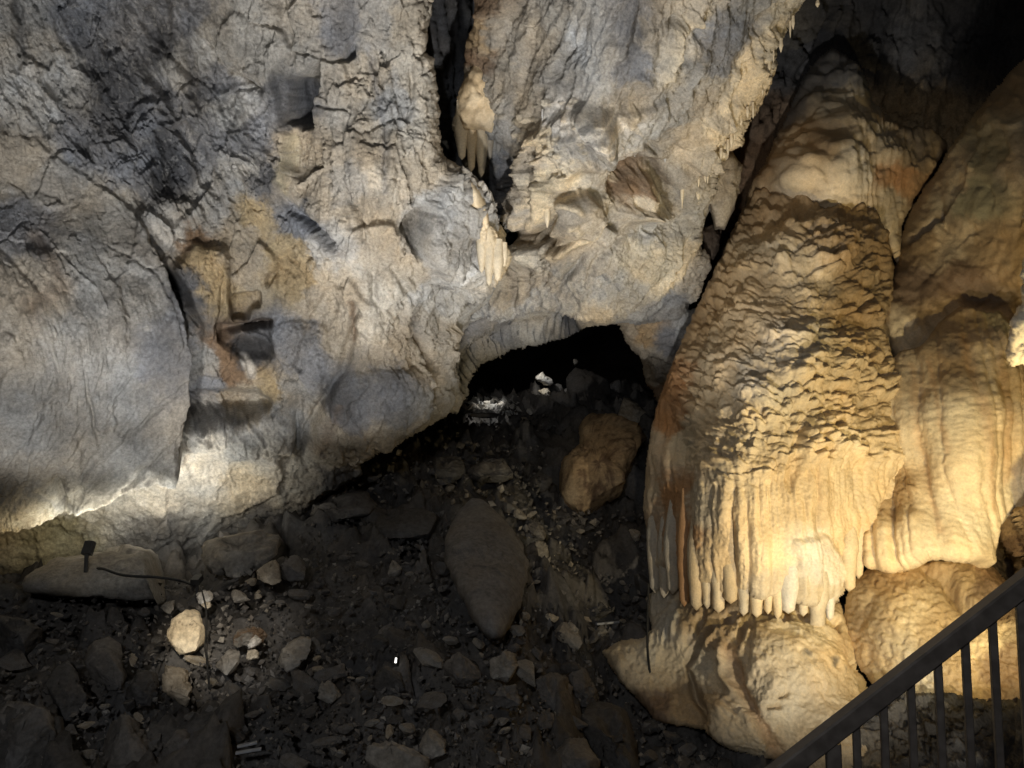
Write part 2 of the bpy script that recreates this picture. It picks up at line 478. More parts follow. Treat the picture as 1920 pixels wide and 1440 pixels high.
    for p, wd, a in [([(250, 228), (255, 205), (275, 195), (312, 192), (318, 212), (306, 222)], 6, .10), ([(298, 245), (320, 235), (342, 225), (350, 208)], 6, .10),
                     ([(288, 255), (290, 278), (302, 292), (296, 308), (262, 342)], 5, .08), ([(445, 205), (455, 235), (480, 260)], 7, .08), ([(410, 180), (440, 165), (470, 160)], 5, .06),
                     ([(420, 290), (450, 300), (480, 315)], 5, .07), ([(540, 405), (590, 450), (640, 480)], 12, .06), ([(340, 560), (365, 610), (388, 640)], 5, .07)]:
        R.groove(p, wd, -a)
    # V-shaped lump, dark pockets and shelf in the ochre part
    R.poly([(322, 505), (360, 460), (430, 470), (436, 520), (430, 590), (412, 610), (392, 642), (380, 630), (352, 575)], 0.10, 10, 0.12, 40)
    R.poly([(432, 560), (440, 552), (486, 546), (486, 575), (470, 582), (462, 600), (440, 600)], -0.22, 6)
    R.poly([(498, 530), (502, 515), (520, 502), (516, 522), (505, 536)], -0.12, 5)
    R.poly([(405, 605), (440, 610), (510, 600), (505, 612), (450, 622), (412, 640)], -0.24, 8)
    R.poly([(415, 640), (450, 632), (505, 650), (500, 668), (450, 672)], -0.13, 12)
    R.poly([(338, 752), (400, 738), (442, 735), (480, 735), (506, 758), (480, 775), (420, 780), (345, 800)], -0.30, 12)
    R.poly([(500, 612), (560, 598), (610, 610), (620, 660), (600, 740), (540, 745), (510, 700)], 0.04, 20, 0.10, 60)
    R.poly([(345, 800), (520, 775), (555, 800), (556, 850), (345, 848)], 0.10, 16, 0.05, 40)
    R.poly([(757, 425), (772, 402), (799, 389), (806, 398), (790, 440), (792, 480), (782, 486), (768, 455)], -0.32, 7)
    R.poly([(800, 390), (850, 320), (890, 330), (935, 430), (945, 500), (900, 540), (830, 540), (800, 480), (790, 440)], 0.12, 12, 0.05, 50)
    R.poly([(640, 700), (700, 690), (790, 700), (825, 780), (780, 810), (690, 850), (590, 850), (580, 800), (610, 750)], 0.06, 22, 0.10, 80)
    R.poly([(555, 845), (600, 870), (660, 870), (680, 900), (640, 930), (560, 1080), (540, 1080), (560, 930)], 0.0, 10, 0.0)
    # ledge pitting
    R.h += ml * (0.03 * fbm(R.P, .12, 4, 70, .65) - 0.018 * smooth((fbm(R.P, .07, 3, 71) - .25) * 5))
    # --- colours
    R.base_colour([(20, 40, 'grey'), (30, 110, 'lgrey'), (150, 60, 'bgrey'), (90, 100, 'grey'), (120, 145, 'lgrey'), (200, 130, 'dgrey'), (260, 60, 'bgrey'), (310, 80, 'dgrey'), (330, 20, 'bgrey'),
                   (230, 200, 'dgrey'), (300, 200, 'bgrey'), (250, 300, 'bgrey'), (310, 320, 'dgrey'), (345, 110, 'lgrey'), (400, 170, 'bgrey'), (430, 200, 'lgrey'), (380, 260, 'bgrey'), (470, 260, 'bgrey'),
                   (460, 330, 'lgrey'), (500, 340, 'dgrey'), (160, 270, 'bgrey'), (60, 200, 'lgrey'), (30, 300, 'warmgrey'), (100, 340, 'grey'), (200, 400, 'warmgrey'), (50, 450, 'bgrey'), (60, 560, 'warmgrey'),
                   (150, 500, 'grey'), (250, 550, 'grey'), (100, 650, 'grey'), (200, 700, 'grey'), (280, 780, 'grey'), (60, 780, 'grey'), (30, 860, 'warmgrey'), (180, 840, 'grey'), (300, 640, 'bgrey'),
                   (330, 440, 'lgrey'), (380, 410, 'lgrey'), (420, 60, 'warmgrey'), (470, 100, 'warmgrey'), (560, 50, 'warmgrey'), (640, 40, 'bgrey'), (700, 40, 'grey'), (760, 40, 'tan'), (790, 150, 'ltan'),
                   (620, 160, 'warmgrey'), (680, 150, 'tan'), (740, 190, 'grey'), (560, 200, 'dgrey'), (620, 260, 'warmgrey'), (700, 280, 'tan'), (800, 250, 'ltan'), (570, 280, 'tan'), (560, 330, 'tan'),
                   (660, 350, 'grey'), (720, 350, 'ltan'), (700, 400, 'tan'), (780, 330, 'tan'), (600, 370, 'tan'), (480, 410, 'ochre'), (530, 470, 'ochre'), (560, 520, 'ochre'), (470, 480, 'tan'), (450, 440, 'tan'),
                   (370, 480, 'ochre'), (400, 540, 'ochre'), (360, 450, 'brown'), (345, 540, 'dgrey'), (560, 420, 'bgrey'), (610, 470, 'lgrey'), (620, 520, 'ltan'), (650, 560, 'tan'), (600, 570, 'tan'), (560, 640, 'bgrey'), (580, 680, 'bgrey'),
                   (470, 650, 'dgrey'), (420, 660, 'brown'), (340, 640, 'bgrey'), (380, 680, 'grey'), (440, 700, 'brown'), (400, 730, 'bgrey'), (510, 730, 'ochre'), (455, 740, 'tan'), (540, 730, 'grey'),
                   (640, 620, 'tan'), (690, 620, 'ltan'), (740, 560, 'ltan'), (760, 520, 'tan'), (720, 480, 'tan'), (700, 660, 'warmgrey'), (760, 660, 'tan'), (720, 720, 'bgrey'), (660, 750, 'bgrey'), (770, 760, 'grey'), (620, 790, 'ltan'),
                   (700, 820, 'ltan'), (780, 800, 'tan'), (630, 840, 'ltan'), (450, 830, 'lgrey'), (520, 810, 'lgrey'), (400, 835, 'white'), (300, 870, 'white'), (400, 880, 'white'), (200, 900, 'white'),
                   (100, 930, 'white'), (20, 950, 'ochre'), (300, 930, 'white'), (450, 900, 'pale'), (560, 890, 'ltan'), (640, 890, 'stone'), (300, 1000, 'stone'), (100, 1000, 'olive'), (500, 1000, 'stone'),
                   (830, 380, 'lgrey'), (850, 450, 'grey'), (880, 400, 'lgrey'), (800, 450, 'grey'), (870, 520, 'white'), (820, 560, 'lgrey'), (900, 560, 'lgrey'), (800, 620, 'warmgrey'), (830, 660, 'warmgrey'),
                   (850, 740, 'grey'), (790, 700, 'tan'), (820, 760, 'warmgrey'), (950, 560, 'lgrey'), (930, 480, 'cream')])
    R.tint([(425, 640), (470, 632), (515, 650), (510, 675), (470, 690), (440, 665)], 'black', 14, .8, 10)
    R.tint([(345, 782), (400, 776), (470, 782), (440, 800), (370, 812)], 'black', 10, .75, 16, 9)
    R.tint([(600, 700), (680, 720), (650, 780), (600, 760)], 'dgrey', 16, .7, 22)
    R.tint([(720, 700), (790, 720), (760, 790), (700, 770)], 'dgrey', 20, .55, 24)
    R.tint([(450, 668), (462, 668), (478, 690), (476, 710), (466, 712)], 'white', 6, .8)
    R.tint([(322, 612), (335, 610), (380, 640), (386, 645), (372, 640)], 'lgrey', 5, .7)
    R.tint([(640, 745), (600, 790), (580, 850), (595, 850), (625, 790)], 'brown', 10, .5, 10)
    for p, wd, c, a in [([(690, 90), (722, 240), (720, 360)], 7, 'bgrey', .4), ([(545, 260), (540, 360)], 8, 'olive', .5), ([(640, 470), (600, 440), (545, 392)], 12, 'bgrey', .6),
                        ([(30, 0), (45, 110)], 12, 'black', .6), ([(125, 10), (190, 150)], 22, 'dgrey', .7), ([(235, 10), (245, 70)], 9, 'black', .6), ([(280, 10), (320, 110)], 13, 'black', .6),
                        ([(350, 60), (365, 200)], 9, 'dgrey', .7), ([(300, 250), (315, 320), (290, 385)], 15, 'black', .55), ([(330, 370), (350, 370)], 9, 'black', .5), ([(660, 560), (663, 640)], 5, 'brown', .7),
                        ([(780, 600), (805, 690)], 6, 'dbrown', .6), ([(410, 605), (510, 604)], 8, 'dbrown', .7), ([(70, 460), (110, 555), (40, 590)], 18, 'brown', .35), ([(345, 870), (360, 838), (330, 820)], 5, 'brown', .3)]:  # dark brown line along the shelf is its shadow, put into the colour
        R.streak(p, wd, c, a)
    R.c *= (1 + 0.42 * fbm(R.P, .30, 6, 88, .72))[:, None] * (1 + .18 * mr * fbm(rot2(Xw, Yw, 58, 60, 12), 1, 4, 89, .6))[:, None]
    # mineral veins: thin pale lines in the blue-grey rock
    vein = np.abs(fbm(vec3(Xw, Yw, 62), 1, 4, 95, .6)); m = (np.exp(-(vein / .018) ** 2) * .45 * (mr + .25 * mp))[:, None]
    R.c = R.c * (1 - m) + np.array(PAL['lgrey']) * m


wall_ctrl = [(-400, -400, 4.4), (0, 0, 5.7), (400, 0, 6.1), (800, 0, 6.3), (400, -400, 5.0), (820, -400, 5.4), (0, 400, 6.0), (300, 400, 6.5), (540, 300, 6.7), (700, 300, 6.4), (830, 300, 6.7),
             (-400, 500, 4.9), (0, 700, 5.9), (340, 700, 6.7), (450, 700, 7.0), (600, 600, 7.0), (700, 560, 6.9), (600, 800, 7.3), (760, 720, 7.4), (850, 720, 8.2), (830, 800, 7.9), (650, 860, 7.7),
             (-400, 900, 5.4), (0, 900, 6.6), (200, 900, 6.95), (400, 880, 7.2), (560, 900, 7.55), (0, 1060, 7.1), (150, 985, 7.25), (300, 1060, 7.6), (420, 980, 7.75), (560, 1000, 8.3), (-400, 1080, 6.0), (950, 450, 7.5), (850, 560, 7.6), (960, 560, 8.4), (870, 640, 8.5)]
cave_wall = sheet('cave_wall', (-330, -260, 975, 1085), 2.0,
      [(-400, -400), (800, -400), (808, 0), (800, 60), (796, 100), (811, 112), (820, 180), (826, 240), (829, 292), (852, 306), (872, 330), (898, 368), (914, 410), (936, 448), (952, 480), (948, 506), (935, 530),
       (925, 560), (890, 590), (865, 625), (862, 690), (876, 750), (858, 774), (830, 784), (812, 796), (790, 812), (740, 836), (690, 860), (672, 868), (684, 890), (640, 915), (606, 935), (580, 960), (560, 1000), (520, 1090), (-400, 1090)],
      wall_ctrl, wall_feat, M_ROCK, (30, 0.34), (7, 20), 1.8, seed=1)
tag(cave_wall, 'grey and tan limestone wall of the cave with a smooth slab at the far left', 'cave wall', kind='structure')


def hang_feat(R):
    X, Y, Xw, Yw = R.X, R.Y, R.Xw, R.Yw
    R.h += rockrelief(R, 0.9, 1.3, 0.8, 1.0, 120, .45) * (1 - .6 * smooth((Y - 600) / 30))
    q = rot2(Xw, Yw, 105, 230, 46)
    top = smooth((330 - Y) / 120)
    R.h += top * 0.10 * fbm(q, 1, 4, 121, .55, True)
    # drapery at the left, hanging curtains with flutes
    left = [(985, 300), (1000, 250), (1060, 210), (1105, 190), (1140, 205), (1146, 240), (1128, 300), (1085, 320), (1060, 345), (1040, 400), (1025, 428), (1012, 420), (975, 428), (974, 380)]
    m = R.mask(left, 14)
    R.h += m * (0.16 + 0.085 * np.cos(Xw / 5.2 + 2 * fbm(vec3(X, Y * .3, 40), 1, 2, 130)) * smooth((Y - 270) / 50) + .10 * fbm(rot2(Xw, Yw, 84, 80, 15), 1, 5, 131, .6, True))
    spk = smooth((fbm(vec3(X, Y, 26), 1, 4, 133) - .12) * 5) * smooth((460 - Y) / 60) * smooth((Y - 150) / 60) * np.exp(-((X - 1070) / 130) ** 2)
    R.h += .06 * spk
    R.poly([(1105, 215), (1130, 200), (1146, 205), (1144, 245), (1128, 300), (1110, 315), (1118, 260)], 0.13, 6)
    R.poly([(1020, 425), (1032, 380), (1062, 330), (1088, 310), (1070, 350), (1042, 402), (1026, 430)], 0.10, 5)
    R.poly([(975, 425), (1010, 420), (1060, 430), (1045, 450), (985, 470)], -0.16, 10)
    R.poly([(975, 440), (992, 440), (1006, 480), (990, 500), (968, 505)], .12, 8, .06, 20)
    # scoop with a rolled rim
    R.poly([(1035, 432), (1042, 400), (1060, 362), (1092, 352), (1118, 360), (1122, 400), (1100, 428), (1050, 470), (1020, 475)], -0.10, 10)
    R.poly([(1046, 420), (1058, 372), (1096, 356), (1113, 372), (1122, 402), (1102, 432), (1056, 452)], 0.22, 10, .12, 30)
    R.groove([(1020, 478), (1060, 466), (1098, 440), (1122, 408), (1122, 375)], 8, -0.13)
    # arched hollow with a dome in it
    R.poly([(1145, 350), (1150, 318), (1180, 300), (1215, 296), (1248, 310), (1256, 345), (1262, 375), (1250, 395), (1160, 390)], -0.20, 14)
    R.poly([(1155, 395), (1160, 345), (1190, 325), (1225, 330), (1245, 370), (1250, 400), (1210, 420), (1170, 415)], 0.19, 16, .10, 40)
    R.poly([(1185, 360), (1200, 345), (1214, 362), (1208, 385), (1190, 390)], 0.08, 6)
    R.poly([(1212, 276), (1222, 264), (1234, 272), (1238, 290), (1216, 288)], -0.2, 6)
    # right-hand edge crust
    crust = [(1535, -100), (1505, 0), (1470, 55), (1420, 70), (1405, 110), (1390, 180), (1350, 200), (1300, 240), (1285, 270), (1275, 300), (1268, 390), (1290, 400), (1312, 370), (1335, 330), (1375, 250), (1440, 150), (1500, 30), (1600, -100)]
    mc = R.mask(crust, 12)
    q = rot2(Xw, Yw, 118, 70, 15)
    R.h += mc * (0.07 + 0.075 * fbm(q, 1, 4, 140, .6, True))
    for p, wd, a in [([(1385, 130), (1370, 160), (1345, 200)], 7, -.09), ([(1240, 150), (1250, 110), (1265, 60), (1320, 20)], 9, -.11), ([(1255, 45), (1285, 30), (1305, 70)], 8, .1), ([(1290, 40), (1278, 60), (1270, 110)], 7, .08),
                     ([(950, 300), (948, 360), (952, 420)], 8, .15), ([(1200, 0), (1196, 60), (1180, 100)], 7, .08), ([(1090, 80), (1060, 110), (1040, 160)], 6, .06), ([(1030, 160), (1022, 190)], 4, .05),
                     ([(985, 430), (982, 520), (985, 560)], 6, .12), ([(1100, 470), (1060, 520), (1040, 560)], 6, .10), ([(1165, 440), (1120, 480), (1100, 530)], 5, .07), ([(960, 500), (962, 590)], 7, .13), ([(1290, 430), (1260, 480), (1255, 540)], 5, .07),
                     ([(1180, 105), (1165, 115), (1155, 125)], 6, .06), ([(1175, 150), (1200, 140), (1230, 170)], 10, -.06)]:
        R.groove(p, wd, a)
    # lower lip: scratched, flaky
    low = smooth((Y - 440) / 60)
    q = rot2(Xw, Yw, 125, 60, 14)
    R.h += low * smooth((630 - Y) / 30) * (0.045 * fbm(q, 1, 4, 150, .6, True) + .022 * fbm(vec3(Xw, Yw, 9), 1, 3, 151, .6, True))
    # lip: below it the roof turns back to the tunnel
    lip = np.interp(X, [780, 850, 900, 960, 1020, 1090, 1140, 1400], [615, 622, 606, 600, 600, 612, 625, 640]) + 6 * fbm(vec3(X, Y, 16), 1, 3, 160)
    R.h -= 0.30 * smooth((Y - lip) / 24 * .5 + .5)
    # --- recessed formation at the left
    R.base_colour([(900, 20, 'brown'), (905, 60, 'flowd'), (900, 110, 'brown'), (880, 160, 'tan'), (880, 220, 'cream'), (880, 270, 'cream'), (905, 200, 'tan'), (930, 180, 'tan'), (950, 190, 'warmgrey'), (920, 290, 'bgrey'), (945, 250, 'grey'), (900, 300, 'tan'),
                   (930, 330, 'bgrey'), (950, 390, 'bgrey'), (960, 60, 'warmgrey'), (1000, 120, 'warmgrey'), (960, 130, 'tan'), (990, 200, 'tan'), (1040, 40, 'warmgrey'), (1100, 60, 'lgrey'), (1130, 110, 'lgrey'), (1190, 40, 'bgrey'), (1180, 120, 'bgrey'), (1220, 60, 'warmgrey'),
                   (1260, 90, 'ltan'), (1250, 140, 'ltan'), (1300, 20, 'ltan'), (1340, 60, 'bgrey'), (1400, 60, 'bgrey'), (1430, 30, 'grey'), (1330, 120, 'bgrey'), (1290, 140, 'grey'), (1250, 190, 'grey'), (1180, 190, 'warmgrey'), (1120, 170, 'lgrey'), (1060, 160, 'grey'),
                   (1200, 240, 'lgrey'), (1270, 220, 'grey'), (1150, 260, 'lgrey'), (1320, 170, 'warmgrey'), (1350, 190, 'ltan'), (1400, 150, 'cream'), (1440, 80, 'pale'), (1480, 30, 'pale'), (1380, 210, 'cream'), (1340, 260, 'cream'), (1300, 290, 'ltan'), (1280, 250, 'tan'),
                   (1290, 350, 'ltan'), (1270, 330, 'warmgrey'), (1240, 270, 'warmgrey'), (1080, 215, 'white'), (1050, 250, 'cream'), (1020, 270, 'ltan'), (1135, 230, 'white'), (1105, 260, 'grey'), (1110, 300, 'ltan'), (1040, 310, 'ltan'), (1000, 300, 'tan'), (1000, 360, 'tan'),
                   (1060, 330, 'cream'), (1035, 380, 'cream'), (990, 400, 'lgrey'), (1080, 390, 'warmgrey'), (1110, 400, 'ltan'), (1150, 420, 'warmgrey'), (1200, 370, 'pale'), (1180, 340, 'brown'), (1240, 350, 'tan'), (1220, 430, 'lgrey'), (1290, 420, 'lgrey'),
                   (1000, 440, 'tan'), (990, 470, 'pale'), (1050, 470, 'tan'), (1060, 500, 'warmgrey'), (1100, 500, 'warmgrey'), (1200, 480, 'pale'), (1290, 490, 'pale'), (1250, 530, 'pale'), (1160, 540, 'lgrey'), (1050, 560, 'warmgrey'), (970, 540, 'tan'),
                   (980, 590, 'lgrey'), (900, 580, 'lgrey'), (930, 520, 'tan'), (1100, 590, 'ltan'), (1200, 590, 'lgrey'), (1270, 580, 'lgrey'), (1250, 560, 'lgrey'), (880, 650, 'bgrey'), (960, 630, 'bgrey'), (1040, 630, 'grey'), (1000, 645, 'lgrey'), (900, 690, 'grey'), (1070, 630, 'dgrey'), (870, 740, 'grey')])
    for p, wd, c, a in [([(1240, 150), (1250, 110), (1265, 60), (1320, 20)], 8, 'cream', .7), ([(1385, 130), (1370, 160), (1342, 202)], 6, 'cream', .8), ([(1470, 40), (1400, 90), (1390, 130)], 8, 'cream', .6), ([(1430, 170), (1400, 220), (1360, 268)], 8, 'rust', .55),
                        ([(1195, 0), (1180, 110)], 9, 'dgrey', .7), ([(985, 230), (1000, 290)], 12, 'ochre', .4), ([(1020, 478), (1060, 466), (1098, 440), (1122, 408)], 7, 'cream', .6), ([(1150, 320), (1190, 305), (1240, 310), (1258, 345)], 8, 'dbrown', .7)]:  # dark brown arch paints in the shadow above the dome
        R.streak(p, wd, c, a)
    R.c *= (1 + 0.36 * fbm(R.P, .28, 6, 188, .72))[:, None]
    R.c = R.c * (1 - .6 * spk[:, None]) + np.array(PAL['cream']) * .6 * spk[:, None]
    spots = smooth((fbm(R.P, .07, 3, 191) - .30) * 6) * .6 * smooth((Y - 420) / 60)
    R.c *= (1 - .6 * spots)[:, None]


hang_ctrl = [(880, -300, 6.6), (900, 0, 7.3), (960, 120, 7.2), (880, 200, 7.8), (870, 300, 8.3), (940, 330, 8.1), (950, 430, 8.5), (1200, -300, 4.9), (1200, 0, 5.9), (1000, 0, 6.5), (1500, -300, 5.6), (1500, 0, 6.7), (1000, 200, 7.0), (1200, 200, 6.6), (1430, 150, 7.1),
             (1000, 400, 7.5), (1200, 400, 7.5), (1330, 350, 7.8), (1000, 550, 8.0), (1200, 570, 8.0), (1300, 560, 8.4), (1100, 610, 8.2), (900, 600, 8.6), (900, 690, 9.3), (1000, 650, 9.1), (860, 750, 9.7), (830, 600, 8.9), (1240, 620, 8.6)]
overhang = sheet('cave_ceiling', (760, -260, 1600, 780), 1.9,
      [(895, -400), (890, 0), (892, 40), (884, 80), (872, 140), (858, 195), (852, 240), (862, 298), (885, 330), (905, 345), (930, 398), (962, 408), (970, 440), (962, 470), (945, 500), (880, 470), (820, 560), (780, 640), (850, 790), (872, 764), (882, 738), (892, 714), (912, 690), (940, 680),
       (962, 666), (985, 662), (1020, 655), (1060, 645), (1090, 634), (1100, 622), (1130, 614), (1160, 608), (1200, 611), (1245, 606), (1284, 600), (1290, 572), (1310, 542), (1330, 502), (1312, 470), (1310, 432), (1330, 392), (1338, 350),
       (1334, 312), (1350, 290), (1362, 272), (1376, 250), (1400, 220), (1420, 194), (1436, 158), (1442, 128), (1446, 95), (1480, 42), (1506, 0), (1580, -400)],
      hang_ctrl, hang_feat, M_ROCK, (34, 0.40), (5, 20), 1.5, seed=2)
tag(overhang, 'pale grey overhanging cave ceiling with a cream crust along its right edge', 'cave ceiling', kind='structure')


def plain_feat(cols, seed, amp=1.0, facs=.4, extra=None, **k):
    def f(R):
        R.h += rockrelief(R, amp, 1, k.get('fac', 1), k.get('fine', 1), seed, facs)
        R.base_colour(cols)
        if extra: extra(R)
        R.c *= (1 + 0.22 * fbm(R.P, .3, 5, seed + 60, .65))[:, None]
    return f


# cleft between the two masses, and the deep dark behind
def cleft_x(R):
    q = rot2(R.Xw, R.Yw, 88, 220, 18)
    R.h += .10 * fbm(q, 1, 4, 211, .55, True)
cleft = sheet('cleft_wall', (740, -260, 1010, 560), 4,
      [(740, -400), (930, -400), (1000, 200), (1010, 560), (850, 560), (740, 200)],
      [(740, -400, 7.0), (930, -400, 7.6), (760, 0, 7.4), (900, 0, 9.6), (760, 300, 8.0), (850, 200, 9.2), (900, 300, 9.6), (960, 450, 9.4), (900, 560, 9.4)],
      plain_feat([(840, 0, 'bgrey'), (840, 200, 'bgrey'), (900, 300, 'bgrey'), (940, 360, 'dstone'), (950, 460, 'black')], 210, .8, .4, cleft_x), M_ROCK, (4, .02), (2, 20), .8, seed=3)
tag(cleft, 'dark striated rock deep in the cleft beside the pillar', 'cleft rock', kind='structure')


def backwall_x(R):
    q = rot2(R.Xw, R.Yw, 100, 200, 24)
    R.h += .14 * fbm(q, 1, 4, 221, .55, True)
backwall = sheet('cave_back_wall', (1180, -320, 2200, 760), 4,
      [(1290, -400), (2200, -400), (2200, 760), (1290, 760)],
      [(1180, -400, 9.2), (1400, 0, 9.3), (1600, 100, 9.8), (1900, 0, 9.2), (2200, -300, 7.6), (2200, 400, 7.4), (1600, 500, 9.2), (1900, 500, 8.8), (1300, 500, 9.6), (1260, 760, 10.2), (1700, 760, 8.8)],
      plain_feat([(1450, 100, 'dstone'), (1480, 250, 'brown'), (1600, 60, 'black'), (1800, 60, 'black'), (1730, 100, 'dstone'), (1700, 230, 'flowd'), (1650, 300, 'flowd'), (1370, 350, 'brown'), (1330, 450, 'dbrown')], 220, 1.0, .45, backwall_x),  # dark tones stand in for the ceiling's shadow on this wall
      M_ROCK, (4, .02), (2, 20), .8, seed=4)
tag(backwall, 'dark back wall of the cave above the flowstone', 'cave wall', kind='structure')


def rwall_x(R):
    R.h *= .45
    R.h += .06 * fbm(vec3(R.Xw, R.Yw, 60), 1, 3, 231)
    R.h += .03 * fbm(rot2(R.Xw, R.Yw, -40, 90, 16), 1, 4, 232, .6) * smooth((R.Y - 470) / 50)
    R.groove([(1770, 395), (1730, 430), (1695, 460)], 5, .10); R.groove([(1760, 350), (1765, 420), (1790, 440)], 5, .04)
    R.streak([(1775, 390), (1735, 430), (1690, 465)], 7, 'dbrown', .7); R.streak([(1765, 330), (1768, 400), (1800, 430)], 9, 'brown', .4)
    R.tint([(1810, 545), (1850, 530), (1905, 548), (1900, 580), (1820, 575)], 'dbrown', 16, .8, 12)  # dark patch is shadow put into the rock colour
    R.poly([(1800, 548), (1850, 532), (1915, 550), (1900, 580), (1820, 574)], -.14, 22)
    R.tint([(1660, 560), (1720, 525), (1800, 515), (1800, 560), (1740, 570), (1680, 590)], 'brown', 16, .5, 16)
rwall = sheet('right_cave_wall', (1640, -120, 2420, 720), 3,
      [(2420, -130), (2220, -60), (1920, 112), (1888, 135), (1855, 176), (1815, 225), (1782, 275), (1745, 330), (1715, 375), (1690, 430), (1680, 490), (1668, 530), (1640, 560), (1650, 620), (1690, 700), (2420, 720)],
      [(1920, 100, 7.7), (1780, 280, 8.0), (1690, 450, 7.9), (1900, 300, 7.1), (1800, 450, 7.5), (2220, 0, 6.2), (2220, 500, 5.9), (2420, -100, 5.7), (2420, 500, 5.5), (1750, 600, 7.3), (1920, 520, 6.9), (1900, 650, 7.0), (1660, 560, 7.6), (1690, 700, 7.2)],
      plain_feat([(1900, 160, 'flowd'), (1800, 330, 'flow'), (1730, 460, 'flowd'), (1860, 300, 'olive'), (1830, 370, 'olive'), (1780, 450, 'flow'), (1850, 450, 'flowd'), (1900, 300, 'flow'), (1720, 540, 'brown'), (1800, 530, 'brown'), (1780, 590, 'flowd'), (1860, 610, 'flowd'), (1690, 620, 'flow'), (1740, 610, 'flowd')],
                 230, .8, .5, rwall_x), M_FLOW, (40, .35), (6, 26), 1.2, seed=5)
tag(rwall, 'smooth pale brown rock wall at the upper right', 'cave wall', kind='structure')

arch = sheet('arch_side_rock', (1130, 575, 1340, 800), 2.5,
      [(1140, 600), (1162, 612), (1172, 640), (1184, 658), (1198, 668), (1206, 690), (1212, 725), (1226, 748), (1250, 790), (1335, 790), (1335, 580), (1180, 580)],
      [(1140, 600, 8.8), (1200, 640, 9.0), (1240, 620, 8.7), (1290, 600, 8.6), (1220, 720, 9.4), (1260, 700, 9.0), (1240, 780, 9.3), (1320, 760, 8.6)],
      plain_feat([(1180, 630, 'tan'), (1210, 660, 'ltan'), (1215, 630, 'flowd'), (1250, 640, 'bgrey'), (1240, 690, 'warmgrey'), (1215, 700, 'tan'), (1250, 730, 'flowd'), (1230, 735, 'brown'), (1285, 590, 'lgrey')], 240, .9, .3), M_ROCK, (16, .2), (5, 12), 1.4, seed=6)
tag(arch, 'brown fractured rock forming the right side of the tunnel mouth', 'cave rock', kind='structure')

# tunnel interior and the outer shell of the cave, coarse rock seen only as darkness
def shell(name, cen, rad, n, seed, amp, cut=None):
    th = np.linspace(0, 2 * np.pi, n * 2, endpoint=False); ph = np.linspace(0.02, np.pi - .02, n)
    T, Ph = np.meshgrid(th, ph)
    U = np.stack([np.sin(Ph) * np.cos(T), np.sin(Ph) * np.sin(T), np.cos(Ph)], -1).reshape(-1, 3)
    r = 1 + amp * fbm(U, .35, 5, seed)
    V = np.array(cen) + U * np.array(rad) * r[:, None]
    i = np.arange(n * 2 * n).reshape(n, n * 2); j = np.roll(i, -1, 1)
    Q = np.stack([i[:-1], i[1:], j[1:], j[:-1]], -1).reshape(-1, 4)
    if cut is not None: Q = Q[cut(V[Q].mean(1))]
    return mesh_obj(name, V, Q, M_DARK)
sh = shell('cave_shell', (0, 6, 1), (11, 17, 8), 60, 5, .12)
tag(sh, 'dark rock enclosing the whole cave', 'cave', kind='structure')
tn = shell('tunnel_wall', (1.2, 13.0, 1.2), (3.6, 4.2, 2.4), 60, 9, .16, lambda c: c[:, 1] > 10.6)
tag(tn, 'black rock inside the tunnel behind the arch', 'tunnel wall', kind='structure')

# floor of broken rock rising to the tunnel
FS, FY, FZ = 0.333, 7.5, -0.8
def floor_z(x, y):
    """rubble slope; it drops away towards the foot of the flowstone"""
    return FZ + FS * (np.minimum(y, 13.2) - FY) - 1.0 * smooth((x + 0.2) / 1.2) * smooth((9.8 - y) / 3.0)
def floor_d(px, py, lift=0.0):
    """distance along the view axis at which the ray meets the rubble slope"""
    k = W(px, py, 1.0)
    d = (FZ - FS * FY + lift) / (k[..., 2] - FS * k[..., 1])
    for _ in range(30):
        e = floor_z(k[..., 0] * d, k[..., 1] * d) + lift - k[..., 2] * d
        d = np.clip(d - .9 * e / (k[..., 2] - FS * k[..., 1]) * -1, 2.0, 14.5)
    return d

gx = np.arange(-6.5, 4.2, .032); gy = np.arange(2.6, 16.5, .040)
GX, GY = np.meshgrid(gx, gy)
B = np.stack([GX, GY, floor_z(GX, GY)], -1).reshape(-1, 3)
Bq = B; B = B + .10 * np.stack([fbm(B, .3, 4, 421), fbm(B, .3, 4, 422), 0 * B[:, 0]], -1)
f1, e1 = facets(B, .62, 401, 1, .5, Bq); f2, e2 = facets(B, .26, 402, 1, .5, Bq); f3, e3 = facets(B, .10, 403, 1, .5, Bq)
near = smooth((-GX.ravel() - .8) / 1.2) * smooth((GY.ravel() - 5.6) / .8)
hz = -.14 * near + .16 * fbm(B, 1.4, 3, 400) + .27 * f1 * smooth(e1 / .08) + .15 * f2 * smooth(e2 / .10) + .05 * f3 + .03 * fbm(B, .2, 4, 404) - .12
V = Bq.copy(); V[:, 2] += hz
n0, n1 = GX.shape; i = np.arange(n0 * n1).reshape(n0, n1)
Q = np.stack([i[:-1, :-1], i[:-1, 1:], i[1:, 1:], i[1:, :-1]], -1).reshape(-1, 4)
c = np.array(PAL['dstone']) * (1 + .5 * fbm(B, .5, 5, 410, .6) + .35 * f2)[:, None]
floor = mesh_obj('cave_floor', V, Q, M_STONE, None, c)
tag(floor, 'dark uneven floor of broken rock rising towards the tunnel', 'cave floor', kind='structure')

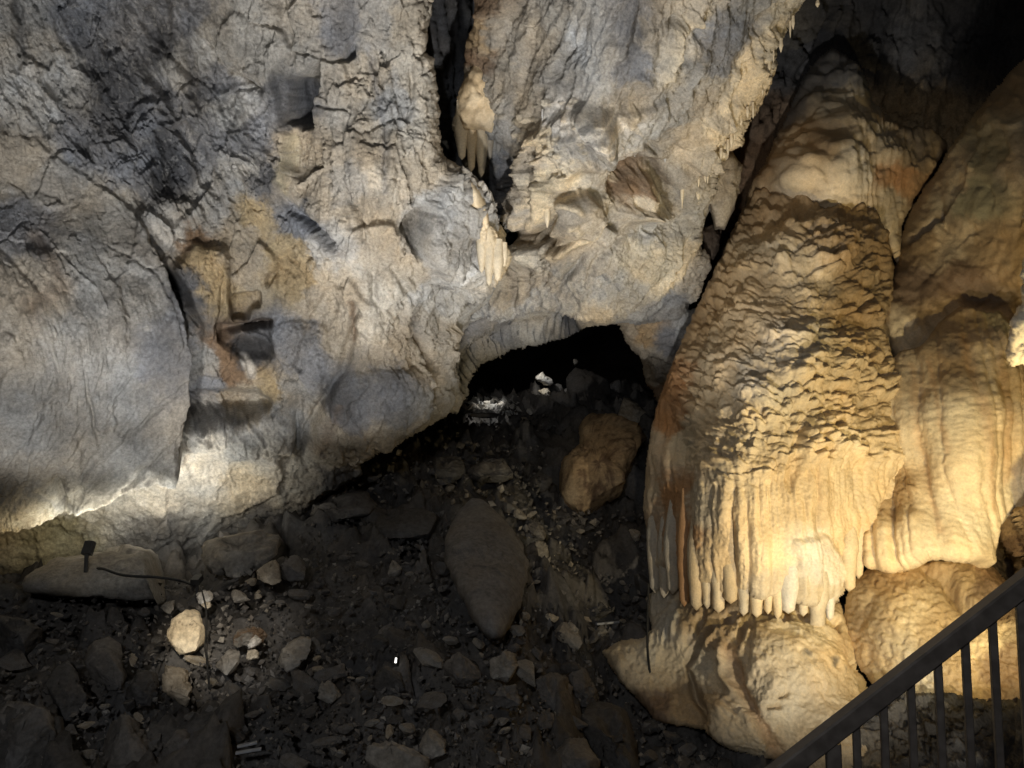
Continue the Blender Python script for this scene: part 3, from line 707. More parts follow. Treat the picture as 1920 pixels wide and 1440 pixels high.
# ================================================================== FLOWSTONE
def scales(U, V, cw, ch, seed, jit=.9, sharp=.28):
    """overlapping rounded lips: each rises to an arched upper rim and drops behind it"""
    Uc = U / cw; Vc = V / ch
    I = np.floor(Uc).astype(np.int32); J = np.floor(Vc).astype(np.int32); Z = np.zeros_like(I)
    h = np.zeros(len(U), np.float32)
    for dj in (-2, -1, 0, 1, 2):
        for di in (-2, -1, 0, 1, 2):
            r = _R[_hash(I + di, J + dj, Z, seed) & np.uint32(4095)]
            cx = I + di + .5 + (r[:, 0] - .5) * jit + .5 * ((J + dj) % 2); cy = J + dj + .5 + (r[:, 1] - .5) * jit
            rx = .45 + .75 * r[:, 2] ** 1.5; ry = .6 + .75 * r[:, 3]
            a = (Uc - cx) / rx; b = (Vc - cy) / ry
            q = a * a + b * b
            hh = np.where(q < 1, (.35 + .65 * r[:, 4]) * (.58 - .42 * b) * np.clip(1 - q, 0, 1) ** sharp, 0)
            h = np.maximum(h, hh)
    return h


def flutes(X, Y, wid, seed):
    """vertical organ-pipe flutes of uneven width"""
    Xs = X + 5 * fbm(vec3(X, Y, 55), 1, 3, seed)
    Z = np.stack([Xs / wid, Y / 900.0, np.zeros_like(X)], -1)
    k = Xs / wid; I = np.floor(k).astype(np.int32); z = np.zeros_like(I)
    best = np.zeros(len(X))
    for d in (-1, 0, 1):
        r = _R[_hash(I + d, z, z, seed) & np.uint32(4095)]
        c = I + d + .5 + (r[:, 0] - .5) * .7; rr = .45 + .4 * r[:, 1]
        best = np.maximum(best, (.5 + .5 * r[:, 2]) * np.sqrt(np.clip(1 - ((k - c) / rr) ** 2, 0, 1)))
    return best


def casc_feat(R):
    X, Y, Xw, Yw = R.X, R.Y, R.Xw, R.Yw
    R.h += .10 * fbm(R.P, .9, 3, 500)
    # broad shelves
    sh = np.sin((Yw + .12 * (X - 1450)) / 34 + 3 * fbm(vec3(X, Y, 150), 1, 3, 501))
    R.h += .028 * sh * smooth((900 - Y) / 80)
    u, v = Xw - .02 * Y, Yw + .10 * (X - 1480) * (X > 1480) - .06 * (X - 1480)
    u = u + 9 * fbm(vec3(X, Y, 30), 1, 4, 551); v = v + 7 * fbm(vec3(X, Y, 26), 1, 4, 552)
    s_big = scales(u, v, 35, 15, 511); s_mid = scales(u, v, 20, 12.5, 512); s_sml = scales(u, v, 13, 11, 513)
    var = .50 + .65 * smooth(.5 + 1.5 * fbm(vec3(X, Y, 80), 1, 4, 553))
    left = smooth((np.interp(Y, [350, 600, 900], [1455, 1400, 1330]) - X) / 70)
    right = smooth((X - 1560) / 70)
    low = smooth((Y - 560) / 220)
    hb = var * (s_big * .12 * (1 - left) * (1 - .5 * low) + s_mid * .10 * (1 - left) * (.4 + .65 * low)) + s_sml * .062 * (.45 + 1.1 * left)
    calm = 1 - .6 * smooth(np.exp(-((X - 1505) / 75) ** 2 - ((Y - 560) / 55) ** 2) * 1.4)
    edge = np.interp(X, [1210, 1260, 1300, 1350, 1400, 1500, 1600, 1700], [700, 770, 850, 905, 905, 870, 860, 850]) + 14 * fbm(vec3(X, Y, 30), 1, 3, 520)
    up = smooth((edge - Y) / 22 * .5 + .5)
    strip = smooth((np.interp(Y, [600, 700, 800, 900, 1170], [1275, 1268, 1275, 1300, 1330]) - X) / 22)
    R.h += 1.35 * hb * up * calm * (1 - .85 * strip)
    # flutes below and on the left strip
    fl = flutes(X, Y, 26, 530); f2 = flutes(X, Y, 11, 531)
    grow = smooth((Y - edge) / 90)
    fl = fl * (.45 + .8 * smooth(.5 + 1.4 * fbm(vec3(X, Y * .4, 60), 1, 3, 533)))
    R.h += (1 - up) * (.085 * fl * (.3 + .7 * grow) + .034 * f2 * (1 - .6 * grow)) + strip * .02 * f2
    R.h += .018 * fbm(vec3(X, Y * .35, 8), 1, 4, 540, .6) * (1 - up * .5) + .008 * fbm(vec3(X, Y, 6), 1, 3, 541)
    R.poly([(1495, 790), (1505, 800), (1498, 850), (1488, 905), (1478, 920), (1470, 900), (1484, 840)], -.05, 6)
    R.poly([(1283, 715), (1296, 722), (1306, 752), (1296, 748)], -.08, 5)
    R.poly([(1480, 1010), (1545, 1000), (1570, 1060), (1566, 1150), (1480, 1150), (1490, 1080)], .05, 7)
    R.groove([(1584, 1010), (1580, 1060), (1572, 1120), (1568, 1165)], 7, .22, False)
    R.groove([(1690, 860), (1640, 950), (1615, 1060)], 5, .05)
    # colour
    R.base_colour([(1400, 400, 'flowd'), (1500, 380, 'flowd'), (1620, 400, 'flowd'), (1450, 480, 'flow'), (1600, 480, 'flowd'), (1500, 560, 'flow'), (1450, 560, 'flow'), (1620, 580, 'flowd'), (1380, 620, 'flow'), (1500, 640, 'pale'), (1600, 660, 'flow'), (1650, 640, 'flow'),
                   (1290, 620, 'flowd'), (1260, 720, 'rust'), (1340, 720, 'flow'), (1440, 720, 'pale'), (1540, 740, 'flow'), (1640, 760, 'flow'), (1250, 800, 'rust'), (1225, 820, 'pale'), (1300, 820, 'cream'), (1400, 800, 'cream'), (1480, 850, 'flow'), (1600, 850, 'cream'),
                   (1230, 920, 'pale'), (1280, 930, 'rust'), (1320, 940, 'cream'), (1420, 930, 'cream'), (1500, 930, 'flow'), (1640, 910, 'cream'), (1240, 1050, 'pale'), (1285, 1030, 'rust'), (1290, 1100, 'flow'), (1350, 1050, 'flow'), (1420, 1030, 'cream'), (1440, 1100, 'pale'), (1530, 1060, 'white'), (1530, 1120, 'pale'), (1600, 1030, 'cream')])
    R.c *= (1 + .22 * fbm(R.P, .35, 5, 560, .6) + .12 * fbm(vec3(X, Y * .12, 14), 1, 3, 561) * (1 - up))[:, None]
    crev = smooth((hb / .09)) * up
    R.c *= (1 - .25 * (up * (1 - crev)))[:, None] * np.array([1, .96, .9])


flow = empty('flowstone_column', W(1450, 1300, 6.6))
tag(flow, 'huge tan flowstone column covered in scalloped ripples with fluted drips below', 'flowstone')
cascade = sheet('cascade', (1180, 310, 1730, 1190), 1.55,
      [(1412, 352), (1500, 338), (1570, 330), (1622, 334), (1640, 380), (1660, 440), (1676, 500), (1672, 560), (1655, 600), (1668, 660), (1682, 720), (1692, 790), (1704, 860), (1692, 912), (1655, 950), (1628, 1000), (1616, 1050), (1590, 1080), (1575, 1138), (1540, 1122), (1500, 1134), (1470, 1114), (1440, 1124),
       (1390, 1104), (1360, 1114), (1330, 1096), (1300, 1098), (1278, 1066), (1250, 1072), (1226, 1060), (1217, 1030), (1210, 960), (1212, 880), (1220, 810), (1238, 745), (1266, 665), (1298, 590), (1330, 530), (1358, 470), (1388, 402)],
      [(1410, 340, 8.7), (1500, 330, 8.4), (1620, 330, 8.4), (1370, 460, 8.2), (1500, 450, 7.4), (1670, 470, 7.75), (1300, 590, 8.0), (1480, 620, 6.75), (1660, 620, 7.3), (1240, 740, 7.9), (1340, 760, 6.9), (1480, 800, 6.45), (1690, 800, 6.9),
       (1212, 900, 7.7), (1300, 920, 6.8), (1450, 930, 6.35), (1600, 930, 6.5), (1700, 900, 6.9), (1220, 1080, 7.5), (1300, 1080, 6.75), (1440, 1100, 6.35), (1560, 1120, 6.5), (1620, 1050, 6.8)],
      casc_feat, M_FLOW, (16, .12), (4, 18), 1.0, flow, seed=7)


def vtube(name, px, y0, y1, wpx, d0, d1, mat, parent, colr, tip=.35, seed=0, n=12, rings=14, bulge=.12, dx=0.0, top=.8):
    """one hanging drip: a tapering, slightly bent, knobbly tube with a rounded tip"""
    t = np.linspace(0, 1, rings)
    a = np.linspace(0, 2 * np.pi, n, endpoint=False)
    d = d0 + (d1 - d0) * t
    C = W(px + dx * t, y0 + (y1 - y0) * t, d)
    rp = wpx / 2 * (top + (1 - top) * smooth(t / .5)) * (1 - (1 - tip) * smooth((t - .45) / .55))
    rp = rp * np.where(t > .93, np.sqrt(np.clip(1 - ((t - .93) / .07) ** 2, 0.0004, 1)), 1)
    r = rp * d / F
    r = r * (1 + bulge * perlin(np.stack([t * 7, np.full(rings, seed * 1.7), np.zeros(rings)], -1), seed))
    V = C[:, None] + np.stack([np.cos(a)[None] * r[:, None], np.sin(a)[None] * r[:, None], np.zeros((rings, n))], -1)
    V = V.reshape(-1, 3)
    rad = 1 + .16 * fbm(V, .10, 3, seed + 5)[:, None]
    ctr = np.repeat(C, n, 0)
    V = ctr + (V - ctr) * rad
    i = np.arange(rings * n).reshape(rings, n); j = np.roll(i, -1, 1)
    Q = np.stack([i[:-1], i[1:], j[1:], j[:-1]], -1).reshape(-1, 4)
    cap = np.array([[i[-1][0], i[-1][k], i[-1][k + 1]] for k in range(1, n - 1)])[:, [0, 2, 1]]
    c = np.array(PAL[colr]) * (1 + .2 * fbm(V, .2, 4, seed + 9))[:, None]
    org = C[0]
    o = mesh_obj(name, V - org, [Q, cap], mat, parent, c)
    o.location = tuple(org) if parent is None else tuple(org - np.array(parent.location))
    return o


flow_loc = np.array(flow.location)
def reparent(o, p):
    o.parent = p; o.location = tuple(np.array(o.location) - np.array(p.location))
reparent(cascade, flow)
# the fringe of drips hanging along the foot of the cascade
drips = [(1228, 960, 1112, 26, 7.35, 'pale'), (1245, 985, 1120, 22, 7.2, 'pale'), (1262, 970, 1128, 24, 7.05, 'pale'), (1283, 960, 1128, 30, 6.85, 'rust'), (1306, 985, 1142, 25, 6.72, 'flow'), (1326, 1000, 1146, 24, 6.66, 'cream'), (1347, 1020, 1144, 27, 6.58, 'cream'),
         (1370, 1010, 1146, 27, 6.52, 'flow'), (1394, 1040, 1152, 28, 6.46, 'pale'), (1419, 1050, 1150, 21, 6.44, 'cream'), (1440, 1060, 1158, 19, 6.42, 'cream'), (1458, 1030, 1155, 21, 6.42, 'cream'), (1478, 1055, 1161, 29, 6.40, 'white'), (1506, 1050, 1160, 26, 6.44, 'pale'), (1532, 1060, 1168, 28, 6.48, 'pale'), (1556, 1075, 1170, 22, 6.54, 'white'),
         (1592, 990, 1104, 24, 6.62, 'cream'), (1610, 970, 1090, 20, 6.70, 'cream')]
for k, (px, a, b, wd, d, cc) in enumerate(drips):
    b += 10 * math.sin(k * 2.4) + 5 * math.sin(k * 5.1); wd *= 1 + .22 * math.sin(k * 3.7)
    vtube('stalactite', px, a - 45, b, wd * 1.25, d + .02, d - .14, M_FLOW, flow, cc, .62, 600 + k, 14, 18, .14, 0.0, .35)


def base_feat(R):
    X, Y, Xw, Yw = R.X, R.Y, R.Xw, R.Yw
    R.h += .16 * fbm(R.P, .9, 3, 620) + .06 * fbm(R.P, .22, 5, 621, .6) + .018 * fbm(R.P, .05, 4, 622, .6, True)
    q = rot2(Xw, Yw, 112, 120, 20)
    m = smooth((1250 - Y) / 60) * smooth((1460 - X) / 120)
    R.h += m * .06 * fbm(q, 1, 4, 623, .6, True)
    for p, wd, a in [([(1385, 1160), (1340, 1180), (1305, 1220), (1292, 1262)], 7, .18), ([(1405, 1165), (1390, 1195), (1380, 1215)], 5, .12), ([(1412, 1165), (1410, 1200), (1400, 1240)], 5, .06), ([(1292, 1262), (1300, 1290), (1320, 1330), (1318, 1370)], 7, .14),
                     ([(1370, 1220), (1385, 1290), (1420, 1350), (1460, 1420)], 10, .09), ([(1360, 1190), (1352, 1260), (1372, 1300)], 6, -.05), ([(1360, 1320), (1380, 1335), (1400, 1310)], 4, .05), ([(1440, 1325), (1470, 1318)], 5, .09), ([(1330, 1150), (1310, 1190), (1290, 1215)], 6, .08),
                     ([(1602, 1232), (1620, 1258), (1640, 1272)], 6, .15), ([(1460, 1300), (1475, 1300), (1478, 1292)], 4, .07)]:
        R.groove(p, wd, a)
    R.poly([(1325, 1340), (1310, 1310), (1340, 1300), (1420, 1330), (1450, 1400), (1440, 1420), (1330, 1390)], .03, 16, .06, 60)
    R.poly([(1400, 1185), (1480, 1165), (1570, 1180), (1600, 1260), (1560, 1300), (1450, 1290), (1400, 1250)], .01, 16, .05, 90)
    R.poly([(1455, 1155), (1475, 1160), (1482, 1172), (1468, 1176), (1458, 1168)], -.16, 5); R.poly([(1498, 1158), (1516, 1166), (1514, 1174), (1502, 1172)], -.14, 5); R.poly([(1552, 1165), (1574, 1168), (1572, 1190), (1558, 1178)], -.14, 5)
    R.base_colour([(1160, 1220, 'flow'), (1210, 1230, 'cream'), (1240, 1260, 'flow'), (1230, 1160, 'pale'), (1260, 1150, 'pale'), (1300, 1160, 'flowd'), (1350, 1180, 'flowd'), (1350, 1250, 'cream'), (1420, 1260, 'cream'), (1500, 1210, 'cream'), (1560, 1260, 'flow'), (1450, 1340, 'cream'), (1500, 1400, 'flow'), (1380, 1370, 'cream'), (1280, 1310, 'flowd'), (1290, 1350, 'flowd'), (1240, 1330, 'brown'), (1560, 1350, 'flow'), (1400, 1180, 'flow')])
    R.streak([(1372, 1225), (1385, 1290), (1425, 1350), (1465, 1430)], 12, 'rust', .55); R.streak([(1570, 1180), (1590, 1250)], 8, 'rust', .25)
    for p in ([(1500, 1232), (1514, 1238), (1512, 1246), (1502, 1242)], [(1540, 1248), (1558, 1246), (1556, 1262), (1548, 1258)], [(1568, 1260), (1580, 1264), (1574, 1268)], [(1385, 1212), (1392, 1220), (1386, 1222)], [(1350, 1300), (1362, 1308), (1354, 1318)]):
        R.tint(p, 'dgrey', 4, .8, 4, 6)
    R.c *= (1 + .2 * fbm(R.P, .3, 5, 630, .6))[:, None]


base = sheet('base', (1100, 1085, 1680, 1560), 2.2,
      [(1210, 1120), (1235, 1105), (1290, 1100), (1400, 1120), (1575, 1130), (1600, 1200), (1620, 1258), (1640, 1330), (1640, 1500), (1600, 1560), (1500, 1560), (1470, 1428), (1430, 1424), (1380, 1412), (1345, 1396), (1318, 1372), (1270, 1362), (1225, 1350), (1195, 1310), (1160, 1275), (1140, 1240), (1128, 1222), (1160, 1202), (1205, 1196), (1222, 1180)],
      [(1210, 1110, 7.5), (1160, 1270, 6.5), (1300, 1110, 7.1), (1450, 1120, 6.8), (1580, 1130, 6.85), (1140, 1225, 6.75), (1220, 1240, 6.5), (1300, 1200, 6.5), (1300, 1260, 6.4), (1400, 1240, 5.95), (1520, 1240, 5.95), (1600, 1260, 6.1), (1240, 1330, 6.1), (1330, 1360, 5.75), (1420, 1360, 5.55), (1460, 1430, 5.55), (1540, 1420, 5.4), (1640, 1400, 5.5), (1550, 1540, 5.2)],
      base_feat, M_FLOW, (16, .12), (5, 16), 1.0, None, seed=8)
reparent(base, flow)


def upper_feat(R):
    X, Y, Xw, Yw = R.X, R.Y, R.Xw, R.Yw
    R.h += .14 * fbm(R.P, .9, 3, 640)
    R.h += .10 * scales(Xw, Yw + .15 * (X - 1500), 60, 24, 641) * smooth((1640 - X) / 60) + .05 * scales(Xw, Yw, 28, 18, 642)
    q = rot2(Xw, Yw, 86, 120, 12)
    R.h += .04 * fbm(q, 1, 4, 643, .6, True) * smooth((X - 1560) / 40)
    R.base_colour([(1450, 200, 'stone'), (1500, 150, 'stone'), (1580, 220, 'flow'), (1640, 280, 'flow'), (1500, 300, 'flow'), (1600, 320, 'cream'), (1660, 380, 'flow'), (1680, 340, 'rust'), (1420, 320, 'flowd'), (1540, 270, 'flowd'), (1650, 430, 'flow'), (1600, 120, 'stone'), (1720, 250, 'flowd'), (1700, 300, 'flowd')])
    R.c *= (1 + .25 * fbm(R.P, .3, 5, 645, .6))[:, None]
uf = sheet('upper_cascade', (1380, 60, 1790, 520), 2.6,
      [(1560, 88), (1520, 120), (1490, 180), (1462, 240), (1440, 290), (1402, 360), (1390, 440), (1480, 420), (1640, 420), (1690, 510), (1690, 430), (1715, 372), (1745, 325), (1780, 270), (1740, 240), (1690, 235), (1640, 190), (1610, 120)],
      [(1560, 90, 9.1), (1490, 180, 8.9), (1440, 290, 8.7), (1400, 380, 8.6), (1540, 250, 8.15), (1550, 330, 7.75), (1470, 320, 8.05), (1640, 200, 8.6), (1660, 330, 8.1), (1770, 270, 8.5), (1680, 480, 7.9), (1640, 420, 8.0), (1460, 430, 8.5)],
      upper_feat, M_FLOW, (26, .3), (6, 20), .8, None, seed=9)
reparent(uf, flow)

# right-hand drapery
def drape_feat(R):
    X, Y, Xw, Yw = R.X, R.Y, R.Xw, R.Yw
    R.h += .12 * fbm(R.P, .8, 3, 660)
    skew = X - .10 * (Y - 800)
    fl = flutes(skew, Y, 62, 661); f2 = flutes(skew, Y, 20, 662)
    R.h += .13 * fl + .03 * f2 + .016 * fbm(vec3(X, Y, 10), 1, 4, 663, .6)
    R.h += .008 * fbm(vec3(X, Y * 2.0, 20), 1, 3, 664, .6)
    m = smooth((np.interp(X, [1600, 1700, 1760, 1900], [985, 990, 900, 900]) - Y) / 40 * .5 + .5) * smooth((1760 - X) / 30)
    R.h += m * smooth((Y - 890) / 30) * .045 * scales(Xw, Yw, 18, 9, 665)
    R.h += (1 - m) * smooth((1740 - X) / 20) * smooth((Y - 960) / 20) * .07 * flutes(X, Y, 20, 666)
    R.base_colour([(1720, 720, 'flow'), (1780, 680, 'flowd'), (1850, 680, 'flow'), (1900, 700, 'flowd'), (1740, 800, 'cream'), (1820, 800, 'cream'), (1880, 820, 'flow'), (1700, 930, 'flowd'), (1760, 930, 'cream'), (1840, 950, 'cream'), (1680, 1020, 'cream'), (1640, 1040, 'cream'), (1800, 1030, 'cream'), (1790, 620, 'flowd'), (1880, 620, 'olive')])
    for p, wd in [([(1722, 700), (1745, 850), (1765, 1000)], 6), ([(1800, 650), (1830, 800), (1850, 950)], 7), ([(1860, 690), (1870, 800), (1880, 900)], 8), ([(1750, 690), (1790, 850)], 5)]:
        R.streak(p, wd, 'rust', .4)
    R.tint([(1770, 665), (1795, 660), (1800, 690), (1780, 695)], 'dgrey', 10, .5, 10)
    R.c *= (1 + .2 * fbm(R.P, .3, 5, 668, .6) + .12 * fbm(vec3(skew, Y * .1, 10), 1, 3, 669))[:, None]
drape = sheet('flowstone_drapery', (1600, 570, 2360, 1090), 2.4,
      [(1650, 700), (1690, 660), (1730, 650), (1760, 605), (1800, 580), (1870, 595), (1930, 650), (2360, 640), (2360, 975), (2080, 960), (1925, 955), (1890, 968), (1868, 990), (1858, 1040), (1842, 1068), (1818, 1052), (1790, 1050), (1745, 1046), (1712, 1062), (1690, 1070), (1650, 1068), (1626, 1060), (1622, 1010), (1640, 960), (1655, 925), (1670, 908), (1675, 885), (1670, 850), (1660, 780)],
      [(1690, 690, 7.2), (1760, 610, 7.2), (1860, 600, 7.1), (1720, 760, 6.75), (1800, 740, 6.45), (1900, 760, 6.5), (2080, 700, 5.9), (2360, 700, 5.2), (2360, 900, 5.1), (1715, 880, 6.75), (1800, 880, 6.25), (1890, 900, 6.3), (2080, 900, 5.8), (1640, 1000, 6.65), (1700, 1040, 6.4), (1800, 1040, 6.2), (1850, 1050, 6.35)],
      drape_feat, M_FLOW, (12, .08), (4, 16), .9, seed=10)
tag(drape, 'yellow lit flowstone drapery with vertical folds to the right of the column', 'flowstone')


def mound_feat(R):
    X, Y, Xw, Yw = R.X, R.Y, R.Xw, R.Yw
    R.h += .08 * fbm(R.P, .7, 3, 680) + .034 * scales(Xw, Yw, 12, 7, 681, .9, .5) + .02 * fbm(R.P, .07, 4, 682, .6)
    R.groove([(1725, 1068), (1775, 1100), (1800, 1150)], 8, .08); R.poly([(1728, 1066), (1790, 1056), (1870, 1075), (1900, 1130), (1830, 1160), (1790, 1120)], .0, 10, .12, 40)
    R.base_colour([(1600, 1150, 'flow'), (1660, 1080, 'flowd'), (1690, 1150, 'flow'), (1640, 1230, 'flow'), (1760, 1200, 'flowd'), (1800, 1090, 'flowd'), (1860, 1120, 'brown'), (1720, 1280, 'pale'), (1800, 1280, 'flowd'), (1880, 1250, 'brown'), (1840, 1200, 'flow'), (1900, 1340, 'brown')])
    R.c *= (1 + .25 * fbm(R.P, .25, 5, 685, .6))[:, None]
mound = sheet('flowstone_mound', (1560, 1030, 2340, 1380), 2.4,
      [(1578, 1175), (1586, 1120), (1606, 1082), (1640, 1056), (1720, 1050), (1790, 1044), (1850, 1050), (1900, 1100), (2060, 1130), (2340, 1110), (2340, 1380), (2060, 1370), (1960, 1350), (1840, 1330), (1760, 1318), (1680, 1312), (1640, 1290), (1612, 1255), (1592, 1222)],
      [(1580, 1170, 6.7), (1640, 1060, 6.8), (1740, 1050, 6.6), (1860, 1060, 6.5), (1660, 1160, 6.15), (1740, 1180, 5.9), (1620, 1250, 6.2), (1850, 1180, 5.7), (2060, 1200, 5.1), (2340, 1200, 4.5), (2340, 1370, 4.3), (1700, 1310, 5.7), (1900, 1340, 5.3), (2060, 1370, 5.0)],
      mound_feat, M_FLOW, (10, .06), (4, 14), .9, seed=11)
tag(mound, 'rounded tan mound with a grainy surface behind the handrail', 'flowstone mound')


def crust_feat(R):
    R.h += .10 * fbm(R.P, .25, 4, 700, .6) + .03 * fbm(R.P, .06, 4, 701, .6, True)
    R.c[:] = np.array(PAL['white']) * np.array([1, .95, .85]); R.c *= (1 + .25 * fbm(R.P, .2, 4, 702))[:, None]
crust = sheet('pale_rock_crust', (1870, 240, 2400, 740), 2.8,
      [(1945, 280), (1918, 400), (1932, 440), (1914, 480), (1918, 530), (1908, 572), (1896, 605), (1888, 640), (1884, 668), (1896, 690), (1925, 684), (1960, 700), (2050, 690), (2130, 715), (2250, 700), (2370, 640), (2390, 480), (2330, 300), (2180, 250), (2050, 270)],
      [(1900, 600, 4.9), (1890, 680, 5.0), (1930, 300, 5.4), (2000, 500, 4.6), (2120, 600, 4.45), (2120, 300, 4.8), (2390, 500, 4.6)], crust_feat, M_FLOW, (18, .2), (9, 18), .6, seed=12)
tag(crust, 'bright cream rock edge at the far right above the drapery', 'rock')

pocket = sheet('hollow_rock', (1820, 930, 2350, 1190), 3,
      [(1830, 1060), (1850, 1000), (1880, 950), (2350, 930), (2350, 1190), (1900, 1180), (1840, 1120)],
      [(1840, 1060, 7.0), (1880, 960, 6.8), (1920, 960, 5.9), (1890, 1040, 7.3), (1940, 1020, 6.0), (2080, 1000, 5.4), (2080, 1180, 5.6), (2350, 1060, 4.9), (1880, 1160, 6.8)],
      plain_feat([(1900, 980, 'flowd'), (1880, 1050, 'dbrown'), (1930, 1020, 'brown'), (1860, 1100, 'dbrown')], 710, .7, .25), M_ROCK, (10, .1), (4, 14), .6, seed=13)
tag(pocket, 'dark hollowed rock under the right end of the drapery', 'rock')

# dark mossy rubble bank behind the handrail
def bank_feat(R):
    R.h += rockrelief(R, .8, 1, .7, 1.4, 720, .3) + .10 * fbm(R.P, .12, 4, 721, .6)
    R.base_colour([(1700, 1330, 'dgrey'), (1800, 1330, 'black'), (1690, 1390, 'dgrey'), (1760, 1400, 'black'), (1850, 1380, 'black'), (1625, 1420, 'lstone'), (1650, 1340, 'dgrey'), (1720, 1420, 'dgrey'), (1900, 1400, 'black'), (1800, 1420, 'dgrey')])
    m = smooth((fbm(R.P, .13, 4, 722, .6) - .26) * 6)[:, None] * .35
    R.c = R.c * (1 - m) + np.array(PAL['lstone']) * m
bank = sheet('rubble_bank', (1600, 1270, 2340, 1560), 2.6,
      [(1625, 1310), (1660, 1288), (1720, 1300), (1780, 1296), (1850, 1312), (1950, 1310), (2340, 1300), (2340, 1560), (1560, 1560), (1600, 1400)],
      [(1640, 1300, 5.75), (1750, 1300, 5.5), (1900, 1310, 5.1), (2080, 1300, 4.8), (2340, 1300, 4.2), (2340, 1440, 3.9), (1640, 1440, 5.2), (1760, 1440, 4.8), (1900, 1440, 4.4), (2080, 1440, 4.2), (1700, 1560, 4.5)],
      bank_feat, M_ROCK, (14, .2), (7, 16), .8, seed=14)
tag(bank, 'dark rough rock bank with pale flecks behind the balusters', 'rock bank', kind='structure')

# ------------------------------------------------------------------ hanging formations on the ceiling
def relief_rock(name, poly, d, thick, mat, col, seed=0, nth=56, nph=26, sq=.55, flute=None, facet=.5, fs=.25, lump=.12, grad=(0, 0), slope=None, parent=None, fine=.02, colfn=None, rough=1.0, chop=0, chop_lo=.54):
    """closed rock: outline given in the photograph, its own thickness, rounded front and back"""
    p = np.array(poly, float); c = p.mean(0)
    # area centroid
    x, y = p[:, 0], p[:, 1]; x1, y1 = np.roll(x, -1), np.roll(y, -1); cr = x * y1 - x1 * y; A = cr.sum() / 2
    c = np.array([((x + x1) * cr).sum() / (6 * A), ((y + y1) * cr).sum() / (6 * A)])
    th = np.linspace(0, 2 * np.pi, nth, endpoint=False)
    Rb = np.zeros(nth)
    for k, t in enumerate(th):
        ux, uy = math.cos(t), math.sin(t); best = 0
        for (ax, ay), (bx, by) in zip(p, np.roll(p, -1, 0)):
            ex, ey = bx - ax, by - ay; den = ux * ey - uy * ex
            if abs(den) < 1e-9: continue
            s = ((ax - c[0]) * ey - (ay - c[1]) * ex) / den; q = ((ax - c[0]) * uy - (ay - c[1]) * ux) / den
            if s > 0 and -1e-6 <= q <= 1 + 1e-6: best = max(best, s)
        Rb[k] = best
    tt = np.linspace(-1, 1, nph)
    s = np.sin((1 - np.abs(tt)) * np.pi / 2)
    z = -np.sign(tt) * np.clip(1 - s ** (2 / sq), 0, 1) ** .4
    PX = c[0] + s[:, None] * (Rb * np.cos(th))[None]; PY = c[1] + s[:, None] * (Rb * np.sin(th))[None]
    dd = d + grad[0] * (PX - c[0]) + grad[1] * (PY - c[1])
    if slope:
        fd = floor_d(PX.ravel(), np.maximum(PY.ravel(), 760)).reshape(PX.shape); fc = float(floor_d(np.array(c[0]), np.array(max(c[1], 760))))
        dd = dd + slope * (fd - fc)
    dd = dd - z[:, None] * thick / 2
    V = W(PX, PY, dd).reshape(-1, 3)
    ctr = W(c[0], c[1], d)
    N = V - ctr; size = np.linalg.norm(N, axis=1).max(); N /= np.linalg.norm(N, axis=1, keepdims=True) + 1e-9
    Vw = V + seed * 3.7 + .18 * size * np.stack([fbm(V, size * .5, 4, seed + 31), fbm(V, size * .5, 4, seed + 32), fbm(V, size * .5, 4, seed + 33)], -1)
    f1, e1 = facets(Vw, fs * size, seed + 3, 1, .3, V + seed * 3.7); f2, _ = facets(Vw, fs * .4 * size, seed + 6, 1, .35, V + seed * 3.7)
    h = size * (lump * fbm(V, size * .8, 3, seed) + .13 * facet * (f1 + .38 * f2) * fs / .5 * 1.6) + fine * fbm(V, .10, 4, seed + 1, .6) * rough
    if flute: h = h + flute * np.cos((PX + 4 * np.sin(PY / 20)) / 4.3).ravel()
    V = V + N * h[:, None]
    if chop:
        rc = np.random.default_rng(seed + 500); D = V - ctr
        for _ in range(chop):
            n = rc.normal(size=3); n[1] -= .25 * abs(n[1]); n /= np.linalg.norm(n)
            pr = D @ n; lim = pr.max() * rc.uniform(chop_lo, .93)
            D = D - (np.clip(pr - lim, 0, None) * .92)[:, None] * n
        V = ctr + D + N * (fine * .6 * fbm(V, .06, 4, seed + 8, .6))[:, None]
    i = np.arange(nph * nth).reshape(nph, nth); j = np.roll(i, -1, 1)
    Q = np.stack([i[:-1], i[1:], j[1:], j[:-1]], -1).reshape(-1, 4)
    cc = np.array(PAL[col]) * (1 + .35 * fbm(V + seed, size * .6, 5, seed + 2, .6))[:, None]
    if colfn: cc = colfn(PX.ravel(), PY.ravel(), V, cc)
    base_pt = ctr.copy(); base_pt[2] = V[:, 2].min()
    if parent is not None: base_pt = np.array(parent.location)
    o = mesh_obj(name, V - base_pt, Q, mat, parent, cc)
    if parent is None: o.location = tuple(base_pt)
    return o


cd_ = empty('cream_drapery', W(920, 500, 7.05)); tag(cd_, 'smooth cream drip of flowstone hanging beside the dark cleft', 'drapery')
relief_rock('dome', [(878, 330), (896, 350), (912, 380), (920, 410), (936, 436), (950, 466), (947, 490), (930, 500), (910, 494), (896, 462), (890, 430), (884, 390)], 7.05, .40, M_FLOW, 'cream', 21, facet=.25, lump=.12, fs=.45, fine=.03, flute=.010, nth=90, nph=40, grad=(.002, .0012), parent=cd_)
for k, (px, y0, y1, wd) in enumerate([(903, 420, 512, 20), (917, 440, 536, 21), (933, 450, 527, 24), (945, 455, 500, 14), (898, 400, 470, 16)]):
    vtube('drip', px, y0, y1, wd, 6.95 + .02 * k, 6.97 + .02 * k, M_FLOW, cd_, 'cream', .45, 840 + k, 12, 16, .12)
td = empty('tan_drapery', W(900, 320, 7.75)); tag(td, 'tan fluted flowstone tucked inside the upper part of the cleft', 'drapery')
